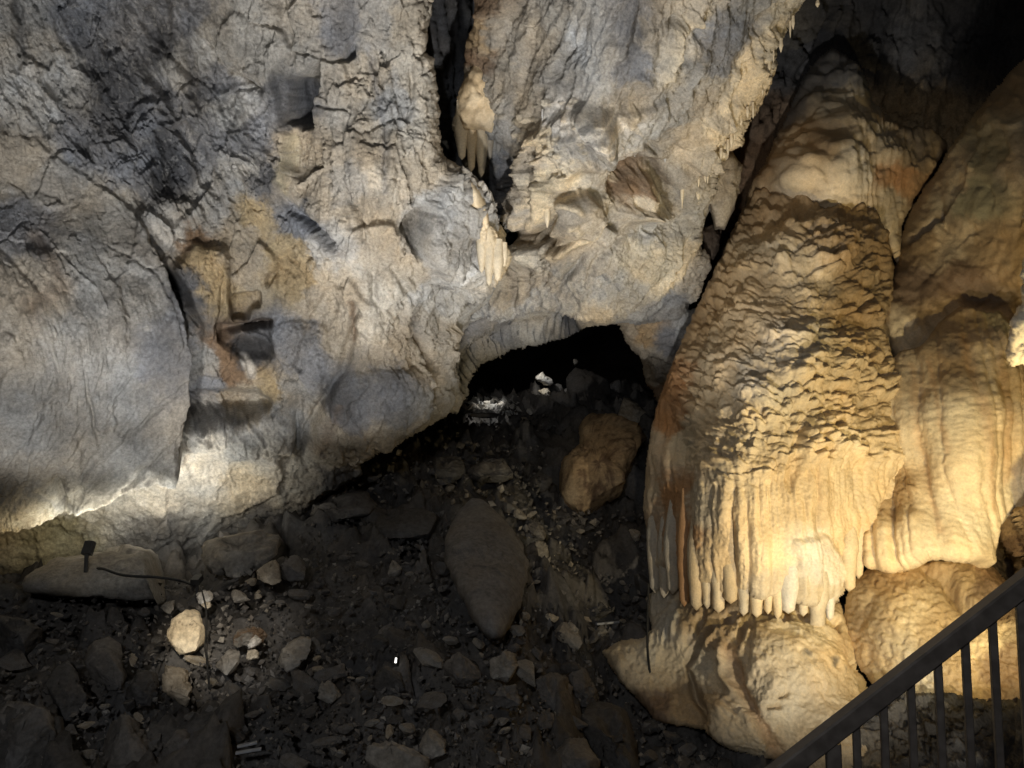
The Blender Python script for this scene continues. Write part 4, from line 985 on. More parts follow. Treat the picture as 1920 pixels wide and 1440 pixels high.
relief_rock('dome', [(885, 118), (905, 96), (935, 105), (952, 160), (948, 225), (925, 250), (895, 252), (868, 250), (857, 215), (866, 165)], 7.75, .6, M_FLOW, 'flow', 22, flute=.008, lump=.14, facet=.3, fine=.04, nth=90, nph=40, parent=td)
for k, (px, y0, y1, wd) in enumerate([(866, 190, 300, 26), (884, 200, 322, 22), (903, 210, 332, 24), (918, 205, 300, 18), (935, 200, 285, 20), (948, 190, 262, 16)]):
    vtube('drip', px, y0, y1, wd, 7.66 + .015 * k, 7.68 + .015 * k, M_FLOW, td, ['cream', 'flow', 'cream', 'tan', 'grey', 'tan'][k], .5, 850 + k, 12, 16, .12)
o = relief_rock('brown_rock', [(1345, 285), (1372, 288), (1388, 310), (1388, 345), (1378, 385), (1358, 428), (1342, 425), (1330, 380), (1334, 340)], 8.2, .6, M_ROCK, 'tan', 23, lump=.1, facet=.6)
tag(o, 'brown rock lobe hanging behind the right edge of the ceiling', 'rock')
o = relief_rock('dark_rock', [(1312, 428), (1340, 420), (1352, 440), (1348, 470), (1335, 492), (1318, 470)], 8.5, .5, M_ROCK, 'dbrown', 24)
tag(o, 'dark rock knob in the gap between the ceiling and the ripples', 'rock')
o = relief_rock('wedged_stone', [(925, 402), (950, 404), (964, 408), (962, 416), (940, 416), (926, 410)], 8.9, .22, M_ROCK, 'white', 25, 30, 14)
tag(o, 'pale flat stone wedged across the bottom of the cleft', 'stone')
o = relief_rock('wedged_stone', [(945, 424), (964, 420), (964, 432), (950, 436)], 9.0, .2, M_ROCK, 'lgrey', 26, 26, 12)
tag(o, 'small grey stone jammed just under the pale flat one', 'stone')

stal = [(1105, 312, 336, 7, 7.15, 'ltan', 'thin tan stalactite on the lower edge of the drapery'), (1141, 298, 348, 9, 7.35, 'grey', 'grey stalactite at the left end of the arched hollow'), (1181, 288, 304, 5, 7.3, 'grey', 'tiny stalactite over the left of the arched hollow'),
        (1200, 284, 298, 4, 7.3, 'grey', 'tiny stalactite over the right of the arched hollow'), (1279, 328, 392, 8, 7.55, 'cream', 'cream stalactite hanging left under the crusted edge'), (1309, 350, 384, 8, 7.6, 'cream', 'short cream stalactite hanging under the end of the crust'),
        (1017, 205, 228, 4, 6.75, 'white', 'white straw stalactite on the upper left of the ceiling'), (1026, 385, 428, 12, 7.0, 'cream', 'pointed cream stalactite at the foot of the curtain'), (1115, 318, 332, 4, 7.15, 'ltan', 'tiny tan stalactite beside the thin one on the drapery edge'),
        (1533, 2, 14, 8, 7.6, 'cream', 'cream stalactite tip at the top of the dark right wall'), (1235, 110, 150, 10, 6.35, 'ltan', 'cream drip on the ceiling in the upper middle')]
stal += [(988, 300, 418, 20, 7.32, 'tan', 'grey-tan fluted drip at the left edge of the hanging curtain'), (1004, 296, 424, 20, 7.26, 'ltan', 'second fluted drip from the left in the hanging curtain'), (1046, 300, 372, 16, 7.12, 'cream', 'cream fluted drip right of the pointed one in the curtain'),
         (1068, 290, 344, 15, 7.08, 'cream', 'cream drip at the right end of the hanging curtain')]
for k, (px, a, b, wd, d, cc, lb) in enumerate(stal):
    o = vtube('stalactite', px, a, b, wd, d, d, M_FLOW, None, cc, .25, 760 + k, 9, 12, .15)
    tag(o, lb, 'stalactite', 'small stalactites on the cave ceiling')

rs = np.random.default_rng(31)
def fringe(pts, n, d0, d1, lb, cc, lo=8, hi=26):
    p = np.array(pts, float); seg = np.linspace(0, len(p) - 1.001, n) + rs.uniform(-.1, .1, n)
    for k, u in enumerate(np.clip(seg, 0, len(p) - 1.001)):
        i = int(u); q = p[i] + (p[i + 1] - p[i]) * (u - i); L = rs.uniform(lo, hi)
        d = d0 + (d1 - d0) * u / (len(p) - 1)
        o = vtube('stalactite', q[0] + rs.uniform(-4, 4), q[1] - 6, q[1] + L, rs.uniform(4, 9), d, d, M_FLOW, None, cc, .25, 900 + k, 7, 9, .15)
        tag(o, lb, 'stalactite', 'fringe of ' + lb.replace('small ', '').replace('tiny ', ''))
fringe([(1490, 30), (1445, 110), (1425, 175), (1385, 235), (1350, 285), (1322, 330), (1300, 345)], 22, 6.75, 7.6, 'small cream stalactite fringing the crusted right edge of the ceiling', 'cream')
fringe([(1050, 330), (1075, 318), (1110, 312), (1130, 296)], 9, 7.05, 7.2, 'small cream stalactite along the lower edge of the hanging curtain', 'ltan', 8, 20)
fringe([(1150, 300), (1180, 288), (1215, 284), (1245, 296)], 8, 7.25, 7.3, 'tiny grey stalactite along the top of the arched hollow', 'lgrey', 5, 14)
fringe([(1060, 215), (1085, 195), (1105, 190)], 6, 6.75, 6.75, 'tiny white stalactite on the brow above the hanging curtain', 'white', 8, 24)

# ================================================================== RUBBLE
def fz(px, py, lift=0.0):
    return float(floor_d(np.array(float(px)), np.array(float(py)), lift))


def rock_on_floor(name, poly, label, cat, col='stone', thick=None, seed=0, slope=.6, foot=.6, fwd=0.0, **k):
    p = np.array(poly, float); y0, y1 = p[:, 1].min(), p[:, 1].max(); cx = p[:, 0].mean()
    cy = y0 + (y1 - y0) * foot
    d = fz(cx, max(cy, 765)) - fwd
    wpx = min(np.ptp(p[:, 0]), np.ptp(p[:, 1]))
    thick = thick or wpx / F * d * .9
    k.setdefault('chop', 24); k.setdefault('lump', .07); k.setdefault('facet', .75); k.setdefault('fs', .6); k.setdefault('nth', 72); k.setdefault('nph', 34); k.setdefault('fine', .03); k.setdefault('sq', .44)
    o = relief_rock(name, poly, d, thick, M_STONE, col, seed, slope=slope, **k)
    return tag(o, label, cat)


HAND = []
def hand(name, poly, label, cat='boulder', **k):
    HAND.append(poly)
    return rock_on_floor(name, poly, label, cat, seed=len(HAND) * 3 + 1, **k)


def streaky(px, py, V, c):
    m = smooth((fbm(V * np.array([1, 1, .25]), .09, 4, 801, .6) - .02) * 5)[:, None]
    return c * (1 - m) + np.array(PAL['brown']) * (.6 + .3 * m) * m
def scrawl(px, py, V, c):
    m = (smooth((fbm(vec3(px, py, 7), 1, 4, 802, .6) - .08) * 6) * np.exp(-((px - 352) / 22) ** 2 - ((py - 1166) / 14) ** 2))[:, None]
    return c * (1 - m) + np.array(PAL['dbrown']) * m
def patchy(px, py, V, c):
    m = smooth((fbm(V, .16, 4, 803, .6) - .12) * 5)[:, None] * .7
    return c * (1 - m) + np.array(PAL['tan']) * m

hand('boulder', [(835, 1010), (845, 985), (862, 958), (885, 935), (905, 938), (925, 955), (955, 985), (975, 1015), (990, 1052), (988, 1085), (975, 1130), (945, 1195), (925, 1203), (905, 1188), (885, 1160), (862, 1105), (835, 1055)],
     'large pointed diamond-shaped slab standing in the middle of the rubble', col='stone', thick=.55, slope=.75, facet=.13, fs=.5, lump=.008, nth=120, nph=46, chop=0, sq=.36, fine=.035)
hand('boulder', [(1036, 900), (1050, 862), (1085, 830), (1090, 795), (1110, 775), (1150, 770), (1200, 790), (1212, 820), (1198, 850), (1182, 892), (1160, 930), (1125, 955), (1088, 972), (1052, 948)],
     'big brown pitted boulder leaning beside the foot of the tunnel mouth', col='flowd', thick=.8, slope=.5, facet=.4, lump=.07, colfn=streaky, nth=96, nph=46, fine=.05, chop=12, chop_lo=.8, sq=.4)
hand('boulder', [(1150, 772), (1160, 742), (1180, 748), (1208, 772), (1214, 800), (1200, 815), (1175, 800)], 'tan block topping the brown boulder by the tunnel', col='tan', slope=.3)
hand('boulder', [(345, 1052), (365, 1030), (400, 1012), (430, 996), (460, 990), (500, 994), (530, 1008), (543, 1028), (532, 1046), (505, 1062), (470, 1078), (435, 1085), (400, 1072), (370, 1062)],
     'broad humped grey-brown boulder below the dark end of the ledge', col='lstone', colfn=patchy, thick=.6, fwd=.1)
hand('boulder', [(20, 1085), (60, 1068), (110, 1046), (150, 1040), (200, 1029), (250, 1025), (300, 1036), (340, 1060), (385, 1088), (360, 1118), (250, 1125), (120, 1118), (40, 1108)],
     'long smooth rounded boulder under the bright ledge at the left', col='lstone', thick=.8, lump=.05, facet=.2, fwd=.1, chop=4)
hand('boulder', [(464, 1062), (490, 1046), (520, 1046), (536, 1070), (530, 1092), (505, 1103), (484, 1090)], 'tan knobbed stone in front of the broad humped boulder', 'stone', col='tan', fwd=.25, lump=.25, colfn=patchy)
hand('boulder', [(520, 1045), (550, 1038), (575, 1050), (582, 1075), (570, 1096), (540, 1098), (528, 1070)], 'grey rounded stone to the right of the tan knobbed stone', 'stone', col='stone', fwd=.2)
hand('stone', [(325, 1150), (345, 1142), (375, 1150), (383, 1180), (380, 1208), (366, 1222), (346, 1229), (322, 1210), (311, 1190), (317, 1166)], 'brightly lit cream stone with dark brown scrawls', 'stone', col='cream', fwd=.22, colfn=scrawl, facet=.15, lump=.05, slope=.35, chop=5)
hand('stone', [(312, 1236), (335, 1234), (352, 1250), (361, 1285), (360, 1332), (342, 1360), (322, 1330), (311, 1280)], 'tall tan stone below the brightly lit cream stone', 'stone', col='tan', fwd=.1)
hand('stone', [(393, 1246), (414, 1230), (436, 1210), (453, 1226), (455, 1242), (434, 1278), (410, 1263)], 'grey cracked stone to the lower right of the cream stone', 'stone', col='lstone', fwd=.15, colfn=patchy)
hand('stone', [(452, 1222), (470, 1216), (492, 1220), (490, 1238), (465, 1242), (454, 1234)], 'small pale flat stone between two lit stones', 'stone', col='pale', fwd=.15)
hand('stone', [(430, 1205), (450, 1180), (490, 1166), (522, 1172), (526, 1188), (500, 1206), (470, 1215), (440, 1216)], 'layered grey stone with splintered edges', 'stone', col='lstone', fwd=.15, fine=.05, colfn=streaky)
hand('stone', [(463, 1212), (478, 1192), (490, 1186), (494, 1196), (482, 1212), (470, 1218)], 'white stone leaning on the layered grey stone', 'stone', col='white', fwd=.3)
hand('stone', [(495, 1236), (520, 1212), (560, 1196), (588, 1190), (590, 1226), (562, 1250), (545, 1257), (518, 1249)], 'tan-faced block to the right of the lit stones', 'stone', col='lstone', fwd=.15, colfn=patchy)
hand('stone', [(366, 1112), (380, 1104), (396, 1112), (399, 1124), (386, 1134), (372, 1128)], 'small white stone above the brightly lit cream stone', 'stone', col='white', fwd=.2)
hand('stone', [(374, 1130), (390, 1126), (402, 1134), (396, 1144), (380, 1144)], 'small pale stone under the small white stone', 'stone', col='pale', fwd=.2)
hand('stone', [(300, 1140), (312, 1128), (328, 1126), (330, 1140), (314, 1152)], 'small brown stone to the upper left of the cream stone', 'stone', col='lstone', fwd=.15)
hand('stone', [(426, 1116), (440, 1106), (462, 1112), (470, 1126), (450, 1134), (430, 1128)], 'dull grey stone behind the layered stone', 'stone', col='lstone', fwd=.1)
hand('boulder', [(655, 1000), (690, 972), (760, 950), (800, 942), (826, 955), (832, 985), (800, 1010), (725, 1030), (690, 1026)], 'dark flat slab to the left of the diamond-shaped slab', col='dstone', slope=.7, facet=.4)
hand('boulder', [(882, 880), (900, 855), (935, 850), (968, 868), (976, 895), (955, 912), (910, 914), (888, 902)], 'dark rounded boulder above the diamond-shaped slab', col='stone')
hand('boulder', [(790, 872), (820, 850), (872, 858), (880, 890), (850, 905), (800, 900)], 'dark boulder to the left of the rounded boulder above the slab', col='dstone')
hand('boulder', [(545, 985), (580, 960), (640, 925), (690, 920), (712, 945), (690, 968), (620, 985), (560, 1005)], 'low dark boulder just below the lower end of the wall', col='stone')
hand('boulder', [(610, 900), (640, 878), (680, 868), (688, 884), (670, 905), (630, 915)], 'brown flat rock tucked under the bottom edge of the wall', col='stone')
hand('boulder', [(985, 905), (1010, 870), (1035, 880), (1040, 910), (1020, 935), (995, 930)], 'dark stone squeezed beside the brown pitted boulder', col='dstone')
hand('stone', [(725, 1085), (733, 1052), (742, 1040), (752, 1052), (750, 1075), (742, 1088)], 'upright pale grey stone left of the diamond-shaped slab', 'stone', col='lstone')
hand('stone', [(1004, 1010), (1016, 1010), (1030, 1036), (1030, 1052), (1018, 1060), (1008, 1044)], 'narrow pale brown stone right of the diamond-shaped slab', 'stone', col='lstone')
hand('stone', [(980, 985), (1000, 968), (1018, 990), (1020, 1015), (1000, 1012)], 'dull brown stone just above the narrow pale brown stone', 'stone', col='stone')
hand('stone', [(955, 962), (968, 950), (990, 960), (988, 975), (965, 978)], 'small pale stone near the upper right edge of the diamond-shaped slab', 'stone', col='lstone')
hand('stone', [(1024, 1180), (1045, 1166), (1076, 1166), (1098, 1194), (1096, 1218), (1072, 1216), (1050, 1198)], 'curved grey flat stone to the lower right of the diamond-shaped slab', 'stone', col='lstone')
hand('stone', [(1018, 1130), (1040, 1122), (1072, 1130), (1070, 1142), (1036, 1144)], 'thin grey flat stone above the curved flat stone', 'stone', col='lstone')
hand('stone', [(1014, 1156), (1030, 1148), (1048, 1152), (1044, 1164), (1020, 1166)], 'small pale stone between the thin and the curved flat stones', 'stone', col='pale')
hand('stone', [(1170, 1000), (1186, 990), (1205, 1002), (1200, 1020), (1180, 1016)], 'pale tan stone lying against the left foot of the flowstone', 'stone', col='tan')
hand('boulder', [(820, 1270), (835, 1235), (880, 1220), (908, 1225), (912, 1270), (890, 1290), (850, 1302), (826, 1295)], 'grey angular block below the diamond-shaped slab', col='stone')
hand('boulder', [(912, 1230), (940, 1218), (975, 1225), (972, 1262), (955, 1290), (915, 1280)], 'pale grey square block below the diamond-shaped slab', col='lstone')
hand('boulder', [(915, 1300), (945, 1284), (980, 1285), (985, 1315), (955, 1336), (920, 1325)], 'dark block under the pale grey square block', col='stone')
hand('boulder', [(985, 1290), (1010, 1270), (1060, 1280), (1086, 1312), (1060, 1328), (1000, 1330)], 'flat wedge-shaped block at the bottom centre right', col='stone')
hand('boulder', [(990, 1345), (1010, 1334), (1050, 1338), (1062, 1355), (1045, 1366), (1000, 1364)], 'small dark block under the flat wedge-shaped block', col='stone')
hand('boulder', [(672, 1430), (680, 1400), (720, 1382), (775, 1380), (800, 1410), (800, 1470), (690, 1475)], 'brown boulder cut by the bottom edge near the centre', col='lstone')
hand('boulder', [(785, 1420), (792, 1375), (808, 1358), (842, 1380), (835, 1415), (810, 1432)], 'brown pointed stone beside the boulder at the bottom edge', 'stone', col='lstone')
hand('boulder', [(690, 1290), (700, 1255), (725, 1240), (762, 1250), (765, 1290), (730, 1306)], 'dark block just below the bright little lamp', col='dstone')
hand('boulder', [(1005, 1440), (1030, 1390), (1080, 1372), (1125, 1410), (1135, 1480), (1010, 1490)], 'brown-grey boulder at the bottom edge right of centre', col='stone')
hand('boulder', [(1080, 1400), (1090, 1320), (1130, 1290), (1170, 1300), (1200, 1380), (1205, 1480), (1090, 1480)], 'large dark boulder at the bottom edge beside the flowstone foot', col='dstone')
hand('boulder', [(1060, 1300), (1075, 1255), (1100, 1240), (1125, 1265), (1120, 1320), (1090, 1340)], 'dark upright block left of the tan flowstone foot', col='stone')
hand('boulder', [(-30, 1330), (0, 1290), (40, 1268), (75, 1270), (95, 1310), (105, 1380), (95, 1470), (-30, 1480)], 'brown boulder in the bottom left corner', col='stone')
hand('boulder', [(80, 1300), (90, 1255), (130, 1240), (165, 1280), (172, 1345), (130, 1360), (100, 1340)], 'dark block to the right of the bottom left corner boulder', col='dstone')
hand('boulder', [(155, 1240), (175, 1205), (215, 1192), (230, 1198), (230, 1330), (205, 1325), (170, 1290)], 'tall straight-edged grey slab at the lower left', col='stone', facet=.3, lump=.05)
hand('boulder', [(-20, 1235), (-20, 1150), (40, 1140), (90, 1150), (98, 1200), (60, 1240)], 'dark block at the left edge above the corner boulder', col='dstone')
hand('boulder', [(165, 1400), (190, 1350), (235, 1340), (280, 1380), (300, 1470), (170, 1480)], 'dark boulder at the bottom edge on the left', col='stone')
hand('boulder', [(235, 1290), (250, 1250), (285, 1240), (300, 1290), (285, 1330), (250, 1330)], 'dark stone behind the tall tan stone', col='dstone')
hand('boulder', [(590, 1310), (600, 1280), (635, 1278), (650, 1300), (625, 1325)], 'grey stone with a pale corner at the lower left of the little lamp', 'stone', col='lstone')
hand('boulder', [(300, 1400), (312, 1350), (345, 1345), (362, 1400), (360, 1470), (305, 1470)], 'brown stone at the bottom edge under the tall tan stone', col='stone')
hand('boulder', [(1054, 800), (1056, 740), (1064, 704), (1078, 684), (1104, 690), (1138, 720), (1162, 775), (1152, 810)], 'dark peaked boulder deep inside the tunnel', col='dstone', slope=.2, fwd=-.9)
# stones lit inside the tunnel
for poly, lb, cc in [([(1008, 690), (1014, 690), (1022, 704), (1036, 712), (1042, 722), (1030, 724), (1016, 718), (1004, 712)], 'bright white pointed rock deep in the tunnel', 'white'), ([(1008, 732), (1026, 728), (1034, 738), (1022, 744)], 'small bright rock below the white pointed rock in the tunnel', 'pale'),
                     ([(1074, 674), (1082, 672), (1086, 680), (1078, 686)], 'tiny white rock high on the right inside the tunnel', 'white')]:
    px = np.mean([p[0] for p in poly]); HAND.append(poly)
    o = relief_rock('tunnel_rock', poly, 13.6, .35, M_STONE, cc, len(HAND), 40, 18, chop=8, lump=.2); tag(o, lb, 'rock')
for k, poly in enumerate([[(872, 762), (886, 752), (900, 758), (904, 768), (890, 774), (874, 772)], [(980, 768), (990, 760), (1000, 772), (1004, 780), (994, 778)], [(905, 756), (915, 750), (926, 756), (924, 766), (908, 768)], [(928, 756), (940, 750), (952, 756), (950, 766), (932, 768)], [(950, 760), (962, 756), (970, 764), (960, 770)]]):
    lb = ['pale rock at the left foot of the tunnel mouth', 'pale leaning sliver of rock in the middle of the tunnel mouth', 'pale rubble piece second from the left in the tunnel mouth', 'pale rubble piece third from the left in the tunnel mouth', 'small pale rubble piece at the right end of the lit heap'][k]
    rock_on_floor('tunnel_stone', poly, lb, 'rock', col='white', seed=900 + k, slope=.2, foot=.8, nth=30, nph=14); HAND.append(poly)

# countless smaller stones: the largest as things, the rest as gravel
protos = []
for s in range(16):
    th = np.linspace(0, 2 * np.pi, 11, endpoint=False); ph = np.linspace(0.0, np.pi, 7)
    T, Ph = np.meshgrid(th, ph)
    U = np.stack([np.sin(Ph) * np.cos(T), np.sin(Ph) * np.sin(T), np.cos(Ph)], -1).reshape(-1, 3)
    rg = np.random.default_rng(s + 40)
    V = U.copy()
    for _ in range(9):                      # chop flat faces
        n = rg.normal(size=3); n /= np.linalg.norm(n); lim = rg.uniform(.40, .7)
        ex = np.clip(V @ n - lim, 0, None); V -= ex[:, None] * n
    V *= np.array([1, rg.uniform(.6, 1), rg.uniform(.4, .8)])
    V *= 1 + .06 * perlin(U * 3 + s, s)[:, None]
    i = np.arange(77).reshape(7, 11); j = np.roll(i, -1, 1)
    Q = np.stack([i[:-1], i[1:], j[1:], j[:-1]], -1).reshape(-1, 4)
    cc = np.array(PAL[['stone', 'dstone', 'stone', 'lstone', 'stone', 'dstone', 'tan', 'stone'][s % 8]]) * (1 + .3 * fbm(V + s, .5, 4, s))[:, None]
    protos.append((mesh_obj('stone', V, Q, M_STONE, None, cc, smooth_=False, link=False), V, Q, cc))

zone_poly = [(-10, 1120), (300, 1095), (520, 1080), (600, 950), (700, 890), (800, 820), (880, 778), (1000, 776), (1040, 800), (1020, 960), (1200, 960), (1215, 1120), (1200, 1190), (1110, 1230), (1190, 1330), (1330, 1400), (1450, 1440), (1450, 1470), (-10, 1470)]
REFS = [(905, 1060, 80, 'the large diamond-shaped slab'), (1125, 870, 90, 'the brown pitted boulder'), (450, 1035, 80, 'the broad humped boulder'), (210, 1075, 110, 'the smooth rounded boulder'), (348, 1186, 38, 'the brightly lit cream stone'), (338, 1295, 40, 'the tall tan stone'),
        (480, 1190, 45, 'the layered grey stone'), (545, 1225, 45, 'the tan-faced block'), (745, 985, 70, 'the dark flat slab'), (740, 1065, 25, 'the upright pale grey stone'), (1060, 1192, 38, 'the curved grey flat stone'), (945, 1253, 35, 'the pale grey square block'), (868, 1260, 45, 'the grey angular block'),
        (1035, 1305, 45, 'the flat wedge-shaped block'), (815, 1395, 30, 'the brown pointed stone'), (200, 1265, 50, 'the tall straight-edged slab'), (40, 1370, 70, 'the bottom left corner boulder'), (742, 1238, 12, 'the tiny bright lamp'), (500, 1072, 32, 'the tan knobbed stone'), (1018, 1035, 20, 'the narrow pale brown stone'),
        (465, 1404, 25, 'the two pale strips'), (930, 882, 45, 'the rounded boulder above the slab'), (1190, 1240, 60, 'the foot of the flowstone'), (620, 965, 60, 'the low dark boulder'), (735, 1430, 60, 'the boulder at the bottom edge'), (1140, 1400, 60, 'the large dark boulder at the bottom'), (900, 775, 40, 'the lit heap in the tunnel mouth'), (235, 1410, 60, 'the dark boulder at the bottom left')]
USED = {}
def zone(x, y, s, k):
    best = min(REFS, key=lambda r: math.hypot(x - r[0], (y - r[1]) * 1.2) / (r[2] + 30))
    dx, dy = x - best[0], (y - best[1]) * 1.2
    a = math.degrees(math.atan2(dy, dx)) % 360
    dirn = ['right of', 'below and right of', 'below', 'below and left of', 'left of', 'above and left of', 'above', 'above and right of'][int(((a + 22.5) % 360) // 45)]
    far = 'just ' if math.hypot(dx, dy) < best[2] + 28 else 'some way '
    size = 'tiny' if s < 7.5 else 'small' if s < 12 else 'middle-sized'
    tone = ['grey-brown', 'dark', 'grey-brown', 'pale', 'grey-brown', 'dark', 'tan', 'grey-brown'][k % 8]
    lb = size + ' ' + tone + ' stone ' + far + dirn + ' ' + best[3]
    return lb, 'stones near ' + best[3]

from mathutils import Euler
rg = np.random.default_rng(77)
cand = np.stack([rg.uniform(-10, 1460, 2600), rg.uniform(775, 1465, 2600)], -1)
inz = sdpoly(cand[:, 0], cand[:, 1], zone_poly) > 0
cand = cand[inz]
hid = np.zeros(len(cand), bool)
for p in HAND: hid |= sdpoly(cand[:, 0], cand[:, 1], p) > -3
cand = cand[~hid]
placed = []
for x, y in cand:
    s = float(np.clip(rg.lognormal(math.log(15), .5), 7, 42)) * (.55 + .6 * (y - 770) / 670)
    if any((x - a) ** 2 + ((y - b) * 1.4) ** 2 < (.66 * (s + t)) ** 2 for a, b, t in placed): continue
    placed.append((x, y, s))
    if len(placed) >= 235: break
for k, (x, y, s) in enumerate(placed):
    d = fz(x, y); r = s / F * d
    o = bpy.data.objects.new('stone', protos[k % 16][0]); COL.objects.link(o)
    o.location = tuple(W(x, y, d) + np.array([0, 0, r * .12]))
    o.scale = (r * rg.uniform(.9, 1.35), r * rg.uniform(.8, 1.1), r * rg.uniform(.7, 1.0))
    o.rotation_euler = (rg.uniform(-.5, .5), rg.uniform(-.5, .5), rg.uniform(0, 6.28))
    lb, gr = zone(x, y, s, k); tag(o, lb, 'stone', gr)

gv, gq, gc = [], [], []; off = 0
n = 5200
px = rg.uniform(-20, 1460, n * 2); py = 770 + 690 * rg.uniform(0, 1, n * 2) ** .9
ok = np.flatnonzero(sdpoly(px, py, zone_poly) > -6)[:n]
px, py = px[ok], py[ok]
dd = floor_d(px, py); C = W(px, py, dd)
OCT = np.array([[1, 0, 0], [-1, 0, 0], [0, 1, 0], [0, -1, 0], [0, 0, 1], [0, 0, -1]], float)
OF = np.array([[0, 2, 4], [2, 1, 4], [1, 3, 4], [3, 0, 4], [2, 0, 5], [1, 2, 5], [3, 1, 5], [0, 3, 5]])
for k in range(len(px)):
    r = np.clip(rg.lognormal(math.log(3.6), .5), 1.5, 9) / F * dd[k]
    M = rg.normal(size=(3, 3)); M, _ = np.linalg.qr(M)
    V = (OCT * rg.uniform(.6, 1.3, (6, 1)) * np.array([1.2, .9, .55])) @ M * r
    gv.append(V + C[k] + [0, 0, r * .4]); gq.append(OF + off); off += 6
    t = PAL['lstone'] if rg.random() < .10 else PAL['stone'] if rg.random() < .5 else PAL['dstone']
    gc.append(np.tile(np.array(t) * rg.uniform(.7, 1.3), (6, 1)))
g = mesh_obj('gravel', np.concatenate(gv), np.concatenate(gq), M_STONE, None, np.concatenate(gc), smooth_=False)
tag(g, 'loose dark gravel and chips between the stones of the slope', 'gravel', kind='stuff')

# heap of pale chips in the light of the tunnel lamp
gv, gq, gc = [], [], []; off = 0
for k in range(120):
    x = rg.uniform(872, 972); y = rg.uniform(748, 776) + (x - 870) * .02; d = fz(x, y)
    r = np.clip(rg.lognormal(math.log(4.2), .45), 2, 10) / F * d
    M, _ = np.linalg.qr(rg.normal(size=(3, 3)))
    gv.append((OCT * rg.uniform(.6, 1.3, (6, 1)) * np.array([1.3, .9, .5])) @ M * r + W(x, y, d) + [0, 0, r * .5]); gq.append(OF + off); off += 6
    gc.append(np.tile(np.array(PAL['white']) * rg.uniform(.5, 1.1), (6, 1)))
g = mesh_obj('rubble_chips', np.concatenate(gv), np.concatenate(gq), M_STONE, None, np.concatenate(gc), smooth_=False)
tag(g, 'brightly lit heap of pale chips in the tunnel mouth', 'rubble', kind='stuff')

# ================================================================== FITTINGS
def boxv(sx, sy, sz, bev=.0):
    """box with chamfered long edges, length along x"""
    b = bev
    prof = np.array([(-sy + b, -sz), (sy - b, -sz), (sy, -sz + b), (sy, sz - b), (sy - b, sz), (-sy + b, sz), (-sy, sz - b), (-sy, -sz + b)]) if b else np.array([(-sy, -sz), (sy, -sz), (sy, sz), (-sy, sz)])
    n = len(prof)
    V = np.array([(x, p[0], p[1]) for x in (-sx, sx) for p in prof])
    Q = [(k, (k + 1) % n, n + (k + 1) % n, n + k) for k in range(n)]
    T = [(0, k + 1, k) for k in range(1, n - 1)] + [(n, n + k, n + k + 1) for k in range(1, n - 1)]
    return V, np.array(Q), np.array(T)


def bar(name, a, b, wy, wz, mat, parent=None, bev=.004, up=(0, 0, 1)):
    """bar of rectangular section from a to b"""
    a = np.array(a, float); b = np.array(b, float); L = b - a; ln = np.linalg.norm(L); ex = L / ln
    ey = np.cross(up, ex); ey /= np.linalg.norm(ey); ez = np.cross(ex, ey)
    V, Q, T = boxv(ln / 2, wy / 2, wz / 2, bev)
    V = V @ np.stack([ex, ey, ez]) + (a + b) / 2
    org = np.array(parent.location) if parent is not None else a
    o = mesh_obj(name, V - org, [Q, T], mat, parent, None, smooth_=False)
    if parent is None: o.location = tuple(org)
    return o


RD = 2.55
rail = empty('handrail', W(1700, 1500, RD)); tag(rail, 'dark painted metal handrail with square balusters climbing to the right', 'handrail')
RA, RB = W(1380, 1512, RD), W(2350, 760.6, RD)
bar('top_rail', RA, RB, .062, .060, M_RAIL, rail, .006)
def rail_at(px):
    py = 1512 + (px - 1380) * (1024 - 1512) / (2010 - 1380)
    return W(px, py, RD)
dirv = (RB - RA) / np.linalg.norm(RB - RA)
for px in (1409, 1457, 1508, 1604, 1655, 1706, 1757, 1808, 1859, 1910, 1961, 2012, 2063, 2114, 2216, 2267, 2318):
    t = rail_at(px); t = t - np.array([0, 0, .034])
    bar('baluster', t, t - np.array([0, 0, 1.0]), .024, .024, M_RAIL, rail, .003, up=(.25, 1, 0))
for px in (1561, 2165):
    t = rail_at(px) - np.array([0, 0, .034])
    bar('post', t, t - np.array([0, 0, 1.05]), .047, .047, M_RAIL, rail, .004, up=(.25, 1, 0))


def tube(name, pts, r, mat, label, cat, n=7, sub=8, parent=None):
    P = np.array(pts, float)
    # Catmull-Rom through the points
    Q = [P[0]]
    E = np.concatenate([[2 * P[0] - P[1]], P, [2 * P[-1] - P[-2]]])
    for k in range(len(P) - 1):
        p0, p1, p2, p3 = E[k:k + 4]
        for s in range(1, sub + 1):
            t = s / sub
            Q.append(.5 * ((2 * p1) + (p2 - p0) * t + (2 * p0 - 5 * p1 + 4 * p2 - p3) * t * t + (3 * p1 - p0 - 3 * p2 + p3) * t ** 3))
    C = np.array(Q); Tn = np.gradient(C, axis=0); Tn /= np.linalg.norm(Tn, axis=1, keepdims=True)
    ref = np.array([.3, .9, .2]); A = np.cross(Tn, ref); A /= np.linalg.norm(A, axis=1, keepdims=True); Bn = np.cross(Tn, A)
    a = np.linspace(0, 2 * np.pi, n, endpoint=False)
    V = (C[:, None] + r * (np.cos(a)[None, :, None] * A[:, None] + np.sin(a)[None, :, None] * Bn[:, None])).reshape(-1, 3)
    i = np.arange(len(C) * n).reshape(len(C), n); j = np.roll(i, -1, 1)
    Fq = np.stack([i[:-1], i[1:], j[1:], j[:-1]], -1).reshape(-1, 4)
    org = np.array(parent.location) if parent is not None else C[0]
    o = mesh_obj(name, V - org, Fq, mat, parent)
    if parent is None: o.location = tuple(org); tag(o, label, cat)
    return o


def on(px, py, fwd=.12):
    return W(px, py, fz(px, py) - fwd)

